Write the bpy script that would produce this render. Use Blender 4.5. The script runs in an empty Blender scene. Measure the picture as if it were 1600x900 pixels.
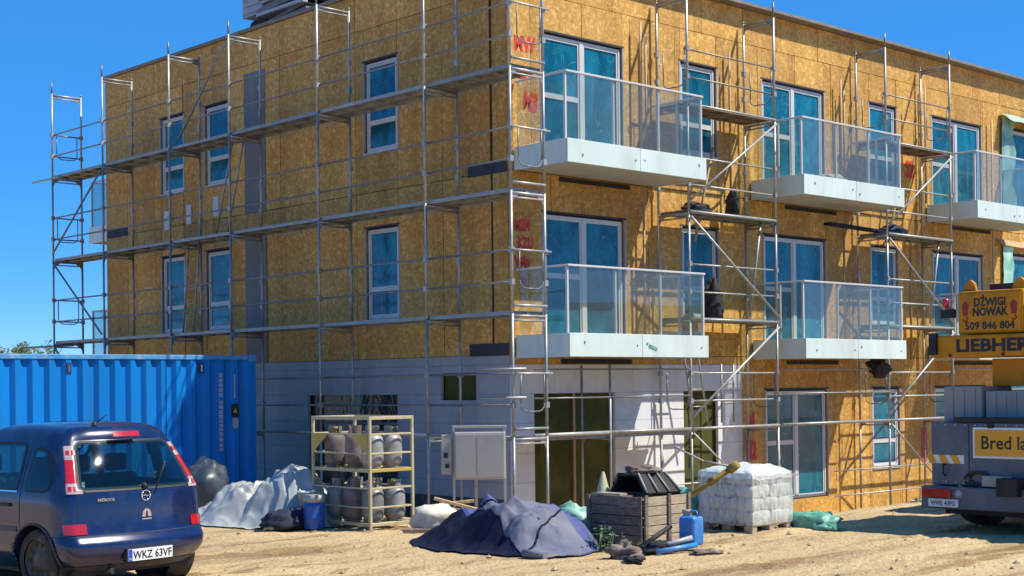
import bpy, bmesh, math, random
from mathutils import Vector, Matrix, Quaternion, noise
random.seed(7)
R = math.radians
S = bpy.context.scene
COL = S.collection

# ------------------------------------------------------------------ camera
cam = bpy.data.cameras.new('Camera')
camo = bpy.data.objects.new('Camera', cam); COL.objects.link(camo); S.camera = camo
cam.sensor_width = 36.0
cam.lens = 2295.3 / 1600 * 36
cam.shift_y = 145.2 / 1600
cam.clip_start = 0.1; cam.clip_end = 3000
yaw, pit, rol = 0.7519, 0.0037, -0.0117
fw = Vector((math.sin(yaw), math.cos(yaw), 0)); rt = Vector((math.cos(yaw), -math.sin(yaw), 0)); up = Vector((0, 0, 1))
F = fw*math.cos(pit) + up*math.sin(pit); U0 = up*math.cos(pit) - fw*math.sin(pit)
Rv = rt*math.cos(rol) + U0*math.sin(rol); Uv = U0*math.cos(rol) - rt*math.sin(rol)
m3 = Matrix((Rv, Uv, -F)).transposed()
camo.matrix_world = Matrix.Translation((-16.770, -17.924, 1.93)) @ m3.to_4x4()

# ------------------------------------------------------------------ light
SUN = Vector((0.78, -1.0, 1.70)).normalized()
w = bpy.data.worlds.new('World'); S.world = w; w.use_nodes = True
nt = w.node_tree; bg = nt.nodes['Background']
sky = nt.nodes.new('ShaderNodeTexSky'); sky.sky_type = 'NISHITA'; sky.sun_disc = False
sky.sun_elevation = math.asin(SUN.z); sky.sun_rotation = math.atan2(SUN.x, SUN.y)
sky.air_density = 0.6; sky.dust_density = 0.0; sky.ozone_density = 6.0; sky.altitude = 6000
# the photograph's sky is an even, strongly saturated blue: flatten the gradient and deepen the colour over the whole sky alike
gm = nt.nodes.new('ShaderNodeGamma'); gm.inputs[1].default_value = .40; nt.links.new(sky.outputs[0], gm.inputs[0])
sat = nt.nodes.new('ShaderNodeHueSaturation'); sat.inputs['Saturation'].default_value = 2.0; nt.links.new(gm.outputs[0], sat.inputs['Color'])
sat2 = nt.nodes.new('ShaderNodeHueSaturation'); sat2.inputs['Saturation'].default_value = 0.99; sat2.inputs['Hue'].default_value = .508; sat2.inputs['Value'].default_value = 1.37; nt.links.new(sat.outputs[0], sat2.inputs['Color'])
sat3 = nt.nodes.new('ShaderNodeHueSaturation'); sat3.inputs['Value'].default_value = 2.0; nt.links.new(sat2.outputs[0], sat3.inputs['Color'])
nt.links.new(sat3.outputs[0], bg.inputs[0]); bg.inputs[1].default_value = 0.15
sl = bpy.data.lights.new('sun', 'SUN'); sl.energy = 4.4; sl.angle = R(0.53); sl.color = (1, .95, .83)
slo = bpy.data.objects.new('sun', sl); COL.objects.link(slo)
slo.rotation_mode = 'QUATERNION'; slo.rotation_quaternion = SUN.to_track_quat('Z', 'Y'); slo.location = (0, -20, 40)
S.view_settings.view_transform = 'Standard'; S.view_settings.look = 'None'
S.view_settings.exposure = 0.6; S.view_settings.gamma = 1.0
S.render.engine = 'CYCLES'
S.cycles.max_bounces = 8; S.cycles.transparent_max_bounces = 24

# ------------------------------------------------------------------ materials
MATS = {}
def nodes(name):
    m = bpy.data.materials.new(name); m.use_nodes = True; MATS[name] = m
    n = m.node_tree.nodes; l = m.node_tree.links
    return m, n, l, n['Principled BSDF']
def setin(b, **k):
    for a, v in k.items():
        a = a.replace('_', ' ')
        b.inputs[a].default_value = v
def ramp(n, stops):
    r = n.new('ShaderNodeValToRGB'); e = r.color_ramp.elements
    while len(e) < len(stops): e.new(0.5)
    for i, (p, c) in enumerate(stops):
        e[i].position = p; e[i].color = (*c, 1)
    return r
def mapping(n, l, scale=(1, 1, 1), rot=(0, 0, 0), coord='Object'):
    t = n.new('ShaderNodeTexCoord'); mp = n.new('ShaderNodeMapping')
    mp.inputs['Scale'].default_value = scale; mp.inputs['Rotation'].default_value = rot
    l.new(t.outputs[coord], mp.inputs[0]); return mp
def mixc(n, l, a, b, fac, mode='MIX'):
    x = n.new('ShaderNodeMix'); x.data_type = 'RGBA'; x.blend_type = mode
    for s, v in ((x.inputs[6], a), (x.inputs[7], b), (x.inputs[0], fac)):
        if hasattr(v, 'is_linked') or isinstance(v, bpy.types.NodeSocket): l.new(v, s)
        elif isinstance(v, tuple): s.default_value = (*v, 1)
        else: s.default_value = v
    return x.outputs[2]
def bumpn(n, l, b, src, strength=.3, dist=.02):
    u = n.new('ShaderNodeBump'); u.inputs['Strength'].default_value = strength; u.inputs['Distance'].default_value = dist
    l.new(src, u.inputs['Height']); l.new(u.outputs[0], b.inputs['Normal'])
def simple(name, col, rough=.5, metal=0, var=.12, nscale=3.0, dirt=None, dirt_amt=.5, dscale=2.0, bump=0, bscale=30, rnd=0.0, spec=.5, coat=0, stretch=(1, 1, 1)):
    """base colour with mottling, optional dirt with its own shape, optional fine relief"""
    m, n, l, b = nodes(name)
    setin(b, Roughness=rough, Metallic=metal); b.inputs['Specular IOR Level'].default_value = spec
    if coat: b.inputs['Coat Weight'].default_value = coat; b.inputs['Coat Roughness'].default_value = .06
    mp = mapping(n, l, stretch)
    t = n.new('ShaderNodeTexNoise'); t.inputs['Scale'].default_value = nscale; t.inputs['Detail'].default_value = 6
    l.new(mp.outputs[0], t.inputs['Vector'])
    lo = tuple(c*(1-var) for c in col); hi = tuple(min(1, c*(1+var)) for c in col)
    r = ramp(n, [(.3, lo), (.7, hi)]); l.new(t.outputs[0], r.inputs[0]); c = r.outputs[0]
    if dirt:
        d = n.new('ShaderNodeTexNoise'); d.inputs['Scale'].default_value = dscale; d.inputs['Detail'].default_value = 8; d.inputs['Roughness'].default_value = .65
        l.new(mp.outputs[0], d.inputs['Vector'])
        dr = ramp(n, [(.48, (0, 0, 0)), (.72, (dirt_amt,)*3)]); l.new(d.outputs[0], dr.inputs[0])
        c = mixc(n, l, c, dirt, dr.outputs[0])
    if rnd:
        o = n.new('ShaderNodeObjectInfo'); mr = n.new('ShaderNodeMapRange'); mr.inputs[3].default_value = 1-rnd; mr.inputs[4].default_value = 1+rnd
        l.new(o.outputs['Random'], mr.inputs[0])
        h = n.new('ShaderNodeHueSaturation'); l.new(mr.outputs[0], h.inputs['Value']); l.new(c, h.inputs['Color']); c = h.outputs[0]
    l.new(c, b.inputs['Base Color'])
    if bump:
        q = n.new('ShaderNodeTexNoise'); q.inputs['Scale'].default_value = bscale; q.inputs['Detail'].default_value = 5
        l.new(mp.outputs[0], q.inputs['Vector']); bumpn(n, l, b, q.outputs[0], bump, .02)
    return m

def osb(name, tint=1.0):
    m, n, l, b = nodes(name); setin(b, Roughness=.62); b.inputs['Specular IOR Level'].default_value = .3
    cols = []
    for sc, rot in (((26, 26, 8), (.12, .15, .2)), ((11, 11, 26), (-.3, -.25, .5)), ((17, 17, 15), (.8, .7, .1))):
        mp = mapping(n, l, sc, rot); v = n.new('ShaderNodeTexVoronoi'); v.feature = 'F1'; v.inputs['Scale'].default_value = 1.0
        l.new(mp.outputs[0], v.inputs['Vector'])
        sp = n.new('ShaderNodeSeparateColor'); l.new(v.outputs['Color'], sp.inputs[0])
        r = ramp(n, [(0, (.485, .255, .056)), (.35, (.57, .312, .073)), (.7, (.635, .36, .088)), (1, (.78, .485, .145))])
        l.new(sp.outputs[0], r.inputs[0]); cols.append((r.outputs[0], sp.outputs[1], v.outputs['Distance']))
    mp = mapping(n, l, (9, 9, 9)); s = n.new('ShaderNodeTexWhiteNoise'); 
    k = n.new('ShaderNodeTexNoise'); k.inputs['Scale'].default_value = 1; k.inputs['Detail'].default_value = 2; l.new(mp.outputs[0], k.inputs['Vector'])
    k1 = ramp(n, [(.44, (0, 0, 0)), (.5, (1, 1, 1))]); l.new(k.outputs[0], k1.inputs[0])
    c = mixc(n, l, cols[0][0], cols[1][0], k1.outputs[0])
    gt = n.new('ShaderNodeMath'); gt.operation = 'GREATER_THAN'; gt.inputs[1].default_value = .62; l.new(cols[2][1], gt.inputs[0])
    c = mixc(n, l, c, cols[2][0], gt.outputs[0])
    # large scale weathering, per sheet variation
    mp2 = mapping(n, l, (.55, .55, .3)); t = n.new('ShaderNodeTexNoise'); t.inputs['Scale'].default_value = 1; t.inputs['Detail'].default_value = 5; l.new(mp2.outputs[0], t.inputs['Vector'])
    tr = ramp(n, [(.3, (.78, .72, .64)), (.62, (1, 1, 1))]); l.new(t.outputs[0], tr.inputs[0])
    c = mixc(n, l, c, tr.outputs[0], 1.0, 'MULTIPLY')
    mp3 = mapping(n, l, (2.2, 2.2, .12)); t3 = n.new('ShaderNodeTexNoise'); t3.inputs['Scale'].default_value = 1; t3.inputs['Detail'].default_value = 6; l.new(mp3.outputs[0], t3.inputs['Vector'])
    t3r = ramp(n, [(.35, (.8, .78, .74)), (.55, (1, 1, 1))]); l.new(t3.outputs[0], t3r.inputs[0])
    c = mixc(n, l, c, t3r.outputs[0], .75, 'MULTIPLY')
    o = n.new('ShaderNodeObjectInfo'); mr = n.new('ShaderNodeMapRange'); mr.inputs[3].default_value = .84; mr.inputs[4].default_value = 1.10
    l.new(o.outputs['Random'], mr.inputs[0]); h = n.new('ShaderNodeHueSaturation'); l.new(mr.outputs[0], h.inputs['Value']); l.new(c, h.inputs['Color'])
    h.inputs['Saturation'].default_value = 1.0
    l.new(h.outputs[0], b.inputs['Base Color'])
    bumpn(n, l, b, cols[0][2], .25, .01)
    return m
osb('osb')

# blue protective film on panes: tight, slightly wrinkled
def film(name, c0, c1, rough=.12, streak=.8, bs=.22):
    m, n, l, b = nodes(name); setin(b, Roughness=rough); b.inputs['Specular IOR Level'].default_value = .55
    mp = mapping(n, l, (1.3, 1.3, .8)); t = n.new('ShaderNodeTexNoise'); t.inputs['Scale'].default_value = 1.6; t.inputs['Detail'].default_value = 4; t.inputs['Distortion'].default_value = 1.2; l.new(mp.outputs[0], t.inputs['Vector'])
    r = ramp(n, [(.35, c0), (.7, c1)]); l.new(t.outputs[0], r.inputs[0]); c = r.outputs[0]
    wv = n.new('ShaderNodeTexNoise'); wv.inputs['Scale'].default_value = 2.2; wv.inputs['Detail'].default_value = 1.5; wv.inputs['Distortion'].default_value = 1.6; l.new(mp.outputs[0], wv.inputs['Vector'])
    rd = ramp(n, [(.492, (0, 0, 0)), (.5, (.35*streak,)*3), (.508, (0, 0, 0))]); l.new(wv.outputs[0], rd.inputs[0])
    c = mixc(n, l, c, (.35, .6, .7), rd.outputs[0])
    o = n.new('ShaderNodeObjectInfo'); mr = n.new('ShaderNodeMapRange'); mr.inputs[3].default_value = .68; mr.inputs[4].default_value = 1.2; l.new(o.outputs['Random'], mr.inputs[0])
    hs = n.new('ShaderNodeHueSaturation'); l.new(mr.outputs[0], hs.inputs['Value']); l.new(c, hs.inputs['Color']); c = hs.outputs[0]
    l.new(c, b.inputs['Base Color']); bumpn(n, l, b, wv.outputs[0], bs, .03)
    return m
film('blue_film', (.003, .085, .135), (.010, .19, .275))
film('olive_film', (.075, .078, .018), (.125, .125, .032), .75, .12, .5); MATS['olive_film'].node_tree.nodes['Principled BSDF'].inputs['Specular IOR Level'].default_value = .15
film('dark_film', (.012, .018, .014), (.03, .04, .03), .25, .3, .8)
film('green_film', (.16, .36, .27), (.45, .68, .56), .35, .6, 1.0)

simple('galv', (.36, .36, .35), .5, .5, .2, 6, dirt=(.30, .26, .2), dirt_amt=.6, dscale=5, rnd=.18)
simple('deck_steel', (.30, .31, .31), .5, .45, .2, 5, dirt=(.33, .28, .2), dirt_amt=.7, dscale=3, rnd=.12)
simple('deck_wood', (.23, .17, .115), .8, 0, .3, 4, dirt=(.1, .085, .07), dirt_amt=.6, stretch=(1, 4, 4))
simple('brace_steel', (.22, .22, .21), .5, .6, .2, 6, rnd=.1)
simple('white_pvc', (.55, .545, .55), .35, 0, .05, 3, rnd=.04)
simple('trim_grey', (.36, .30, .27), .6, 0, .12, 6)
simple('black_seal', (.012, .012, .012), .7, 0, .2, 5)
simple('membrane_and_strip', (.035, .038, .05), .75, 0, .2, 3)
simple('grey_panel', (.155, .16, .17), .7, 0, .15, 2, dirt=(.22, .2, .17), dirt_amt=.5, stretch=(1, 1, .3))
simple('eps', (.66, .665, .68), .85, 0, .06, 2.5, dirt=(.42, .39, .34), dirt_amt=.45, dscale=1.6, rnd=.045, bump=.1, bscale=60)
simple('eps_shaded', (.34, .35, .37), .85, 0, .06, 2.5, dirt=(.25, .26, .28), dirt_amt=.45, dscale=1.6, rnd=.05, bump=.1, bscale=60)  # eps copy for the shaded facade, shade partly put into its colour
simple('bitumen', (.05, .053, .065), .7, 0, .3, 3, dirt=(.2, .17, .13), dirt_amt=.5)
simple('fascia', (.61, .70, .645), .3, 0, .05, 2, dirt=(.42, .42, .37), dirt_amt=.5, dscale=2.2, rnd=.04, stretch=(1, 1, .25))
simple('soffit', (.42, .41, .38), .8, 0, .1, 2, dirt=(.3, .27, .22), dirt_amt=.5)
simple('red_paint', (.55, .03, .02), .6, 0, .2, 14)
simple('parapet', (.20, .17, .14), .7, 0, .2, 4)
simple('core', (.10, .085, .065), .9, 0, .2, 3)
simple('wood', (.46, .31, .16), .7, 0, .25, 5, dirt=(.2, .14, .08), dirt_amt=.5, stretch=(3, 3, .6), rnd=.12)
simple('old_wood', (.16, .115, .085), .85, 0, .35, 5, dirt=(.30, .25, .2), dirt_amt=.6, dscale=4, stretch=(1, 2, 8), rnd=.2, bump=.4, bscale=25)
simple('pale_wood', (.40, .32, .22), .8, 0, .25, 5, dirt=(.2, .16, .11), dirt_amt=.6, dscale=4, stretch=(2, 1, 8), rnd=.15)
simple('container_blue', (.001, .172, .53), .55, 0, .10, 1.3, dirt=(.02, .10, .22), dirt_amt=.4, dscale=2.2, stretch=(1, 1, .25), spec=.2)
simple('container_rail', (.05, .25, .52), .45, 0, .2, 3, dirt=(.4, .42, .42), dirt_amt=.7, dscale=4)
simple('container_dark', (.010, .03, .09), .5, 0, .1, 3)
simple('white_letter', (.34, .34, .37), .5, 0, .1, 10)
simple('car_paint', (.003, .012, .065), .25, .1, .06, 2, dirt=(.16, .13, .10), dirt_amt=.16, dscale=3.5, coat=.7)
simple('car_trim', (.02, .025, .045), .45, 0, .15, 5, dirt=(.22, .18, .13), dirt_amt=.4)
simple('car_dark', (.012, .012, .014), .6, 0, .2, 5)
simple('rubber', (.022, .021, .02), .75, 0, .2, 8, dirt=(.19, .15, .105), dirt_amt=.75, dscale=7)
simple('rim_steel', (.045, .043, .04), .5, .4, .2, 8, dirt=(.15, .12, .09), dirt_amt=.7, dscale=9)
simple('chrome', (.75, .76, .78), .15, 1.0, .05, 5)
simple('red_lens', (.42, .008, .012), .15, 0, .15, 10, coat=1)
simple('clear_lens', (.40, .30, .30), .2, 0, .15, 20, coat=1)
simple('seat_cloth', (.025, .027, .03), .85)
simple('hivis', (.35, .62, .02), .6, 0, .2, 6)
simple('plate_white', (.72, .72, .70), .4, 0, .04, 6, dirt=(.45, .4, .33), dirt_amt=.4, dscale=9)
simple('plate_blue', (.01, .06, .40), .4)
simple('black_ink', (.012, .012, .012), .5)
simple('tarp_silver', (.36, .375, .365), .42, 0, .15, 2.5, dirt=(.24, .23, .2), dirt_amt=.6, dscale=3, bump=.25, bscale=9)
simple('tarp_grey', (.028, .040, .052), .4, 0, .25, 3, dirt=(.11, .13, .15), dirt_amt=.6, dscale=4, bump=.25, bscale=9)
simple('tarp_blue', (.060, .078, .215), .6, 0, .10, 2, dirt=(.20, .19, .23), dirt_amt=.6, dscale=1.6, bump=.25, bscale=8, spec=.25)
simple('tarp_dusty', (.135, .142, .19), .7, 0, .10, 2, dirt=(.23, .21, .21), dirt_amt=.7, dscale=2, bump=.25, bscale=8, spec=.25)
simple('tarp_navy', (.006, .008, .028), .65, 0, .2, 3, dirt=(.035, .034, .045), dirt_amt=.5, dscale=3, bump=.3, bscale=9, spec=.2)
simple('rack_paint', (.50, .43, .25), .55, .1, .15, 6, dirt=(.24, .14, .07), dirt_amt=.6, dscale=6)
simple('rack_yellow', (.50, .34, .07), .55, .1, .15, 6, dirt=(.3, .22, .1), dirt_amt=.5, dscale=6)
simple('gas_grey', (.27, .265, .25), .5, .2, .18, 6, dirt=(.16, .09, .05), dirt_amt=.55, dscale=7, rnd=.3)
simple('gas_rust', (.17, .135, .125), .65, .2, .25, 6, dirt=(.28, .26, .24), dirt_amt=.55, dscale=6, rnd=.2)
simple('cabinet', (.38, .365, .34), .5, .1, .08, 5, dirt=(.3, .27, .22), dirt_amt=.5, dscale=5)
simple('sack', (.62, .57, .47), .8, 0, .15, 5, dirt=(.35, .28, .19), dirt_amt=.6, dscale=4, bump=.4, bscale=12)
simple('bag_white', (.66, .67, .63), .45, 0, .12, 6, dirt=(.36, .40, .33), dirt_amt=.5, dscale=5, bump=.45, bscale=14, rnd=.1)
simple('film_white', (.60, .62, .59), .25, 0, .08, 5, bump=.7, bscale=10)
simple('blue_plastic', (.03, .20, .52), .4, 0, .12, 4, dirt=(.3, .33, .38), dirt_amt=.45, dscale=5)
simple('blue_drum', (.012, .085, .36), .4, 0, .12, 4, dirt=(.2, .25, .35), dirt_amt=.35, dscale=5)
simple('green_plastic', (.10, .34, .24), .45, 0, .3, 4, dirt=(.45, .6, .52), dirt_amt=.7, dscale=4, bump=.6, bscale=12)
simple('navy_cloth', (.010, .016, .034), .85, 0, .3, 5, bump=.4, bscale=10)
simple('yellow_pole', (.27, .185, .025), .55, 0, .2, 6, dirt=(.07, .055, .03), dirt_amt=.85, dscale=5)
simple('crane_yellow', (.56, .225, .004), .5, 0, .12, 3, dirt=(.22, .10, .02), dirt_amt=.6, dscale=3.5, spec=.25)
simple('crane_red', (.30, .02, .01), .5, 0, .15, 4)
simple('truck_grey', (.085, .105, .135), .5, .1, .15, 2.5, dirt=(.19, .17, .145), dirt_amt=.75, dscale=3.2, stretch=(1, 1, .5))
simple('truck_black', (.012, .012, .013), .7, 0, .2, 5, dirt=(.07, .06, .05), dirt_amt=.5)
simple('truck_pale', (.30, .28, .25), .6, 0, .12, 4, dirt=(.26, .23, .19), dirt_amt=.5, dscale=4)
simple('sign_yellow', (.70, .33, .01), .45, 0, .06, 5)
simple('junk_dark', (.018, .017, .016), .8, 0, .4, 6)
simple('roof_grey', (.36, .385, .42), .5, .2, .1, 3)
simple('roof_dark', (.15, .15, .165), .6, .1, .25, 3)
simple('cone_white', (.42, .40, .24), .6, 0, .1, 8)
simple('debris_brown', (.13, .085, .07), .8, 0, .4, 8, dirt=(.4, .36, .32), dirt_amt=.7, dscale=9)
simple('bark', (.09, .065, .045), .9, 0, .3, 8)

def glass_mat(name, tint, gl=.12, haze=0):
    m, n, l, b = nodes(name); n.remove(b); out = n['Material Output']
    t = n.new('ShaderNodeBsdfTransparent'); t.inputs[0].default_value = (*tint, 1)
    g = n.new('ShaderNodeBsdfGlossy'); g.inputs['Roughness'].default_value = .03; g.inputs['Color'].default_value = (.9, .95, .95, 1)
    lw = n.new('ShaderNodeLayerWeight'); lw.inputs[0].default_value = .5
    fr = n.new('ShaderNodeMath'); fr.operation = 'POWER'; fr.inputs[1].default_value = 4.0; l.new(lw.outputs['Facing'], fr.inputs[0])
    ma = n.new('ShaderNodeMath'); ma.operation = 'ADD'; ma.inputs[1].default_value = gl; l.new(fr.outputs[0], ma.inputs[0])
    x = n.new('ShaderNodeMixShader'); l.new(ma.outputs[0], x.inputs[0]); l.new(t.outputs[0], x.inputs[1]); l.new(g.outputs[0], x.inputs[2])
    if haze:
        df = n.new('ShaderNodeBsdfDiffuse'); df.inputs[0].default_value = (.6, .66, .62, 1); hx = n.new('ShaderNodeMixShader'); hx.inputs[0].default_value = haze
        l.new(x.outputs[0], hx.inputs[1]); l.new(df.outputs[0], hx.inputs[2]); x = hx
    l.new(x.outputs[0], out.inputs[0]); return m
glass_mat('balcony_glass', (.86, .89, .865), .035, .035)
glass_mat('car_glass', (.42, .56, .53), .07)
def wrapmat():
    m, n, l, b = nodes('clear_film'); setin(b, Roughness=.3); b.inputs['Base Color'].default_value = (.66, .67, .64, 1)
    mp = mapping(n, l, (5, 5, 2)); t = n.new('ShaderNodeTexNoise'); t.inputs['Scale'].default_value = 2; t.inputs['Detail'].default_value = 5; t.inputs['Distortion'].default_value = 1.5; l.new(mp.outputs[0], t.inputs['Vector'])
    r = ramp(n, [(.35, (.25,)*3), (.65, (.8,)*3)]); l.new(t.outputs[0], r.inputs[0]); l.new(r.outputs[0], b.inputs['Alpha']); bumpn(n, l, b, t.outputs[0], .5, .03)
wrapmat()

def leafmat(name, c0, c1):
    m, n, l, b = nodes(name); setin(b, Roughness=.6)
    o = n.new('ShaderNodeTexCoord'); t = n.new('ShaderNodeTexNoise'); t.inputs['Scale'].default_value = 3; l.new(o.outputs['Object'], t.inputs[0])
    r = ramp(n, [(.35, c0), (.65, c1)]); l.new(t.outputs[0], r.inputs[0]); l.new(r.outputs[0], b.inputs['Base Color']); return m
leafmat('leaf', (.05, .085, .02), (.11, .14, .035)); leafmat('weed_leaf', (.05, .10, .03), (.12, .19, .06))

def sandmat():
    m, n, l, b = nodes('sand'); setin(b, Roughness=.95); b.inputs['Specular IOR Level'].default_value = .1
    rz = math.atan2(-.683, .730)
    mp = mapping(n, l, (.22, 1.4, 1), (0, 0, -rz)); t = n.new('ShaderNodeTexNoise'); t.inputs['Scale'].default_value = 1.0; t.inputs['Detail'].default_value = 9; t.inputs['Roughness'].default_value = .62; l.new(mp.outputs[0], t.inputs['Vector'])
    r = ramp(n, [(.30, (.29, .20, .11)), (.45, (.475, .342, .185)), (.62, (.56, .412, .225)), (.8, (.62, .475, .28))]); l.new(t.outputs[0], r.inputs[0])
    mp2 = mapping(n, l, (1, 1, 1)); t2 = n.new('ShaderNodeTexNoise'); t2.inputs['Scale'].default_value = 9; t2.inputs['Detail'].default_value = 10; t2.inputs['Roughness'].default_value = .75; l.new(mp2.outputs[0], t2.inputs['Vector'])
    r2 = ramp(n, [(.32, (.62, .58, .54)), (.52, (1, 1, 1)), (.72, (1.0, 1.0, 1.0))]); l.new(t2.outputs[0], r2.inputs[0])
    c = mixc(n, l, r.outputs[0], r2.outputs[0], .8, 'MULTIPLY')
    mp4 = mapping(n, l, (.16, 2.6, 1), (0, 0, -rz+.03)); t4 = n.new('ShaderNodeTexNoise'); t4.inputs['Scale'].default_value = 1.0; t4.inputs['Detail'].default_value = 7; t4.inputs['Distortion'].default_value = .6; l.new(mp4.outputs[0], t4.inputs['Vector'])
    r4 = ramp(n, [(.36, (.50, .42, .34)), (.46, (1, 1, 1))]); l.new(t4.outputs[0], r4.inputs[0])  # dark streaks: compacted sand, plus rut shading put into the colour
    c = mixc(n, l, c, r4.outputs[0], .78, 'MULTIPLY')
    l.new(c, b.inputs['Base Color'])
    t3 = n.new('ShaderNodeTexNoise'); t3.inputs['Scale'].default_value = 22; t3.inputs['Detail'].default_value = 8; l.new(mp2.outputs[0], t3.inputs['Vector'])
    bumpn(n, l, b, t3.outputs[0], .7, .05)
sandmat()

# ------------------------------------------------------------------ helpers
def link(o): COL.objects.link(o); return o
def tag(o, label, cat, group=None, kind=None):
    if label: o['label'] = label
    if cat: o['category'] = cat
    if group: o['group'] = group
    if kind: o['kind'] = kind
    return o
def thing(name, loc, label, cat, group=None):
    o = bpy.data.objects.new(name, None); o.location = loc; o.empty_display_size = .2
    link(o); return tag(o, label, cat, group)
def adopt(o, parent, world=True):
    if parent is None: return o
    o.parent = parent
    if world and parent.type == 'EMPTY': o.matrix_parent_inverse = Matrix.Translation(-Vector(parent.location))
    return o
class MB:
    def __init__(s): s.v = []; s.f = []; s.sm = []
    def add(s, vs, fs, smooth=False):
        o = len(s.v); s.v += [tuple(p) for p in vs]; s.f += [tuple(i+o for i in f) for f in fs]; s.sm += [smooth]*len(fs); return s
    def box(s, x0, x1, y0, y1, z0, z1):
        x0, x1 = sorted((x0, x1)); y0, y1 = sorted((y0, y1)); z0, z1 = sorted((z0, z1))
        return s.add([(x0,y0,z0),(x1,y0,z0),(x1,y1,z0),(x0,y1,z0),(x0,y0,z1),(x1,y0,z1),(x1,y1,z1),(x0,y1,z1)],
              [(0,3,2,1),(4,5,6,7),(0,1,5,4),(1,2,6,5),(2,3,7,6),(3,0,4,7)])
    def obox(s, c, ax, ay, az):
        c = Vector(c); ax, ay, az = Vector(ax), Vector(ay), Vector(az)
        vs = [c+ax*a+ay*b+az*d for d in (-1,1) for b in (-1,1) for a in (-1,1)]
        return s.add(vs, [(0,2,3,1),(4,5,7,6),(0,1,5,4),(1,3,7,5),(3,2,6,7),(2,0,4,6)])
    def tube(s, p, q, r, n=8, r2=None, caps=True):
        p, q = Vector(p), Vector(q); d = (q-p).normalized(); a = d.orthogonal().normalized(); b = d.cross(a); r2 = r if r2 is None else r2
        vs = []
        for k in range(n):
            t = 2*math.pi*k/n; e = a*math.cos(t)+b*math.sin(t); vs += [p+e*r, q+e*r2]
        s.add(vs, [(2*k, 2*((k+1)%n), 2*((k+1)%n)+1, 2*k+1) for k in range(n)], True)
        if caps: 
            o = len(s.v)-2*n
            s.f += [tuple(o+2*k for k in reversed(range(n))), tuple(o+2*k+1 for k in range(n))]; s.sm += [False, False]
        return s
    def path(s, pts, r, n=6):
        for a, b in zip(pts, pts[1:]): s.tube(a, b, r, n)
        return s
    def lathe(s, prof, c=(0,0,0), n=16, axis='z'):
        vs = []
        for r, z in prof:
            for k in range(n):
                t = 2*math.pi*k/n; a, b = r*math.cos(t), r*math.sin(t)
                vs.append({'z': (c[0]+a, c[1]+b, c[2]+z), 'x': (c[0]+z, c[1]+a, c[2]+b), 'y': (c[0]+b, c[1]+z, c[2]+a)}[axis])
        fs = [(i*n+k, i*n+(k+1)%n, (i+1)*n+(k+1)%n, (i+1)*n+k) for i in range(len(prof)-1) for k in range(n)]
        return s.add(vs, fs, True)
    def grid(s, fn, nu, nv, smooth=True):
        vs = [fn(i/nu, j/nv) for j in range(nv+1) for i in range(nu+1)]; W = nu+1
        return s.add(vs, [(j*W+i, j*W+i+1, (j+1)*W+i+1, (j+1)*W+i) for j in range(nv) for i in range(nu)], smooth)
    def prism(s, poly, p0, ex, ey, en, depth):
        """polygon in (ex,ey) extruded by depth along en"""
        p0, ex, ey, en = Vector(p0), Vector(ex), Vector(ey), Vector(en); n = len(poly)
        a = [p0+ex*u+ey*v for u, v in poly]; b = [q+en*depth for q in a]
        return s.add(a+b, [tuple(reversed(range(n))), tuple(range(n, 2*n))]+[(k, (k+1)%n, n+(k+1)%n, n+k) for k in range(n)])
    def mesh(s, name='mesh'):
        me = bpy.data.meshes.new(name); me.from_pydata(s.v, [], s.f); me.polygons.foreach_set('use_smooth', s.sm); me.update(); return me
    def build(s, name, mat, parent=None, world=True, fix=False):
        me = s.mesh(name); me.materials.append(MATS[mat])
        if fix:
            bm = bmesh.new(); bm.from_mesh(me); bmesh.ops.recalc_face_normals(bm, faces=bm.faces); bm.to_mesh(me); bm.free()
        o = link(bpy.data.objects.new(name, me)); return adopt(o, parent, world)
CACHE = {}
def rod(name, p, q, r, mat, parent, n=8):
    """a tube object whose mesh is shared with all equal tubes"""
    p, q = Vector(p), Vector(q); L = round((q-p).length, 2); key = (L, r, mat, n)
    if key not in CACHE:
        me = MB().tube((0,0,-L/2), (0,0,L/2), r, n).mesh(name); me.materials.append(MATS[mat]); CACHE[key] = me
    o = link(bpy.data.objects.new(name, CACHE[key])); o.location = (p+q)/2
    o.rotation_mode = 'QUATERNION'; o.rotation_quaternion = (q-p).to_track_quat('Z', 'Y')
    return adopt(o, parent)
def cbox(name, c, size, mat, parent):
    """a box object whose mesh is shared with all equal boxes"""
    key = ('b',)+tuple(round(x, 3) for x in size)+(mat,)
    if key not in CACHE:
        a, b, d = (x/2 for x in size); me = MB().box(-a,a,-b,b,-d,d).mesh(name); me.materials.append(MATS[mat]); CACHE[key] = me
    o = link(bpy.data.objects.new(name, CACHE[key])); o.location = c; return adopt(o, parent)
def bevel(o, wd=.01, seg=2):
    b = o.modifiers.new('bevel', 'BEVEL'); b.width = wd; b.segments = seg; b.limit_method = 'ANGLE'; return o
def lettering(name, txt, org, ex, ey, size, mat, parent, align='LEFT', depth=.002, sx=1.0, bold=0.0, world=True):
    cu = bpy.data.curves.new('lettering', 'FONT'); cu.body = txt; cu.size = size; cu.align_x = align; cu.extrude = depth; cu.offset = bold; cu.resolution_u = 2
    t = link(bpy.data.objects.new('lettering', cu)); dg = bpy.context.evaluated_depsgraph_get()
    me = bpy.data.meshes.new_from_object(t.evaluated_get(dg)); bpy.data.objects.remove(t)
    ex, ey = Vector(ex).normalized(), Vector(ey).normalized(); en = ex.cross(ey)
    M = Matrix((ex*sx, ey, en)).transposed().to_4x4(); M.translation = Vector(org); me.transform(M)
    me.materials.clear(); me.materials.append(MATS[mat]); me.name = name
    o = link(bpy.data.objects.new(name, me)); return adopt(o, parent, world)
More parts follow.
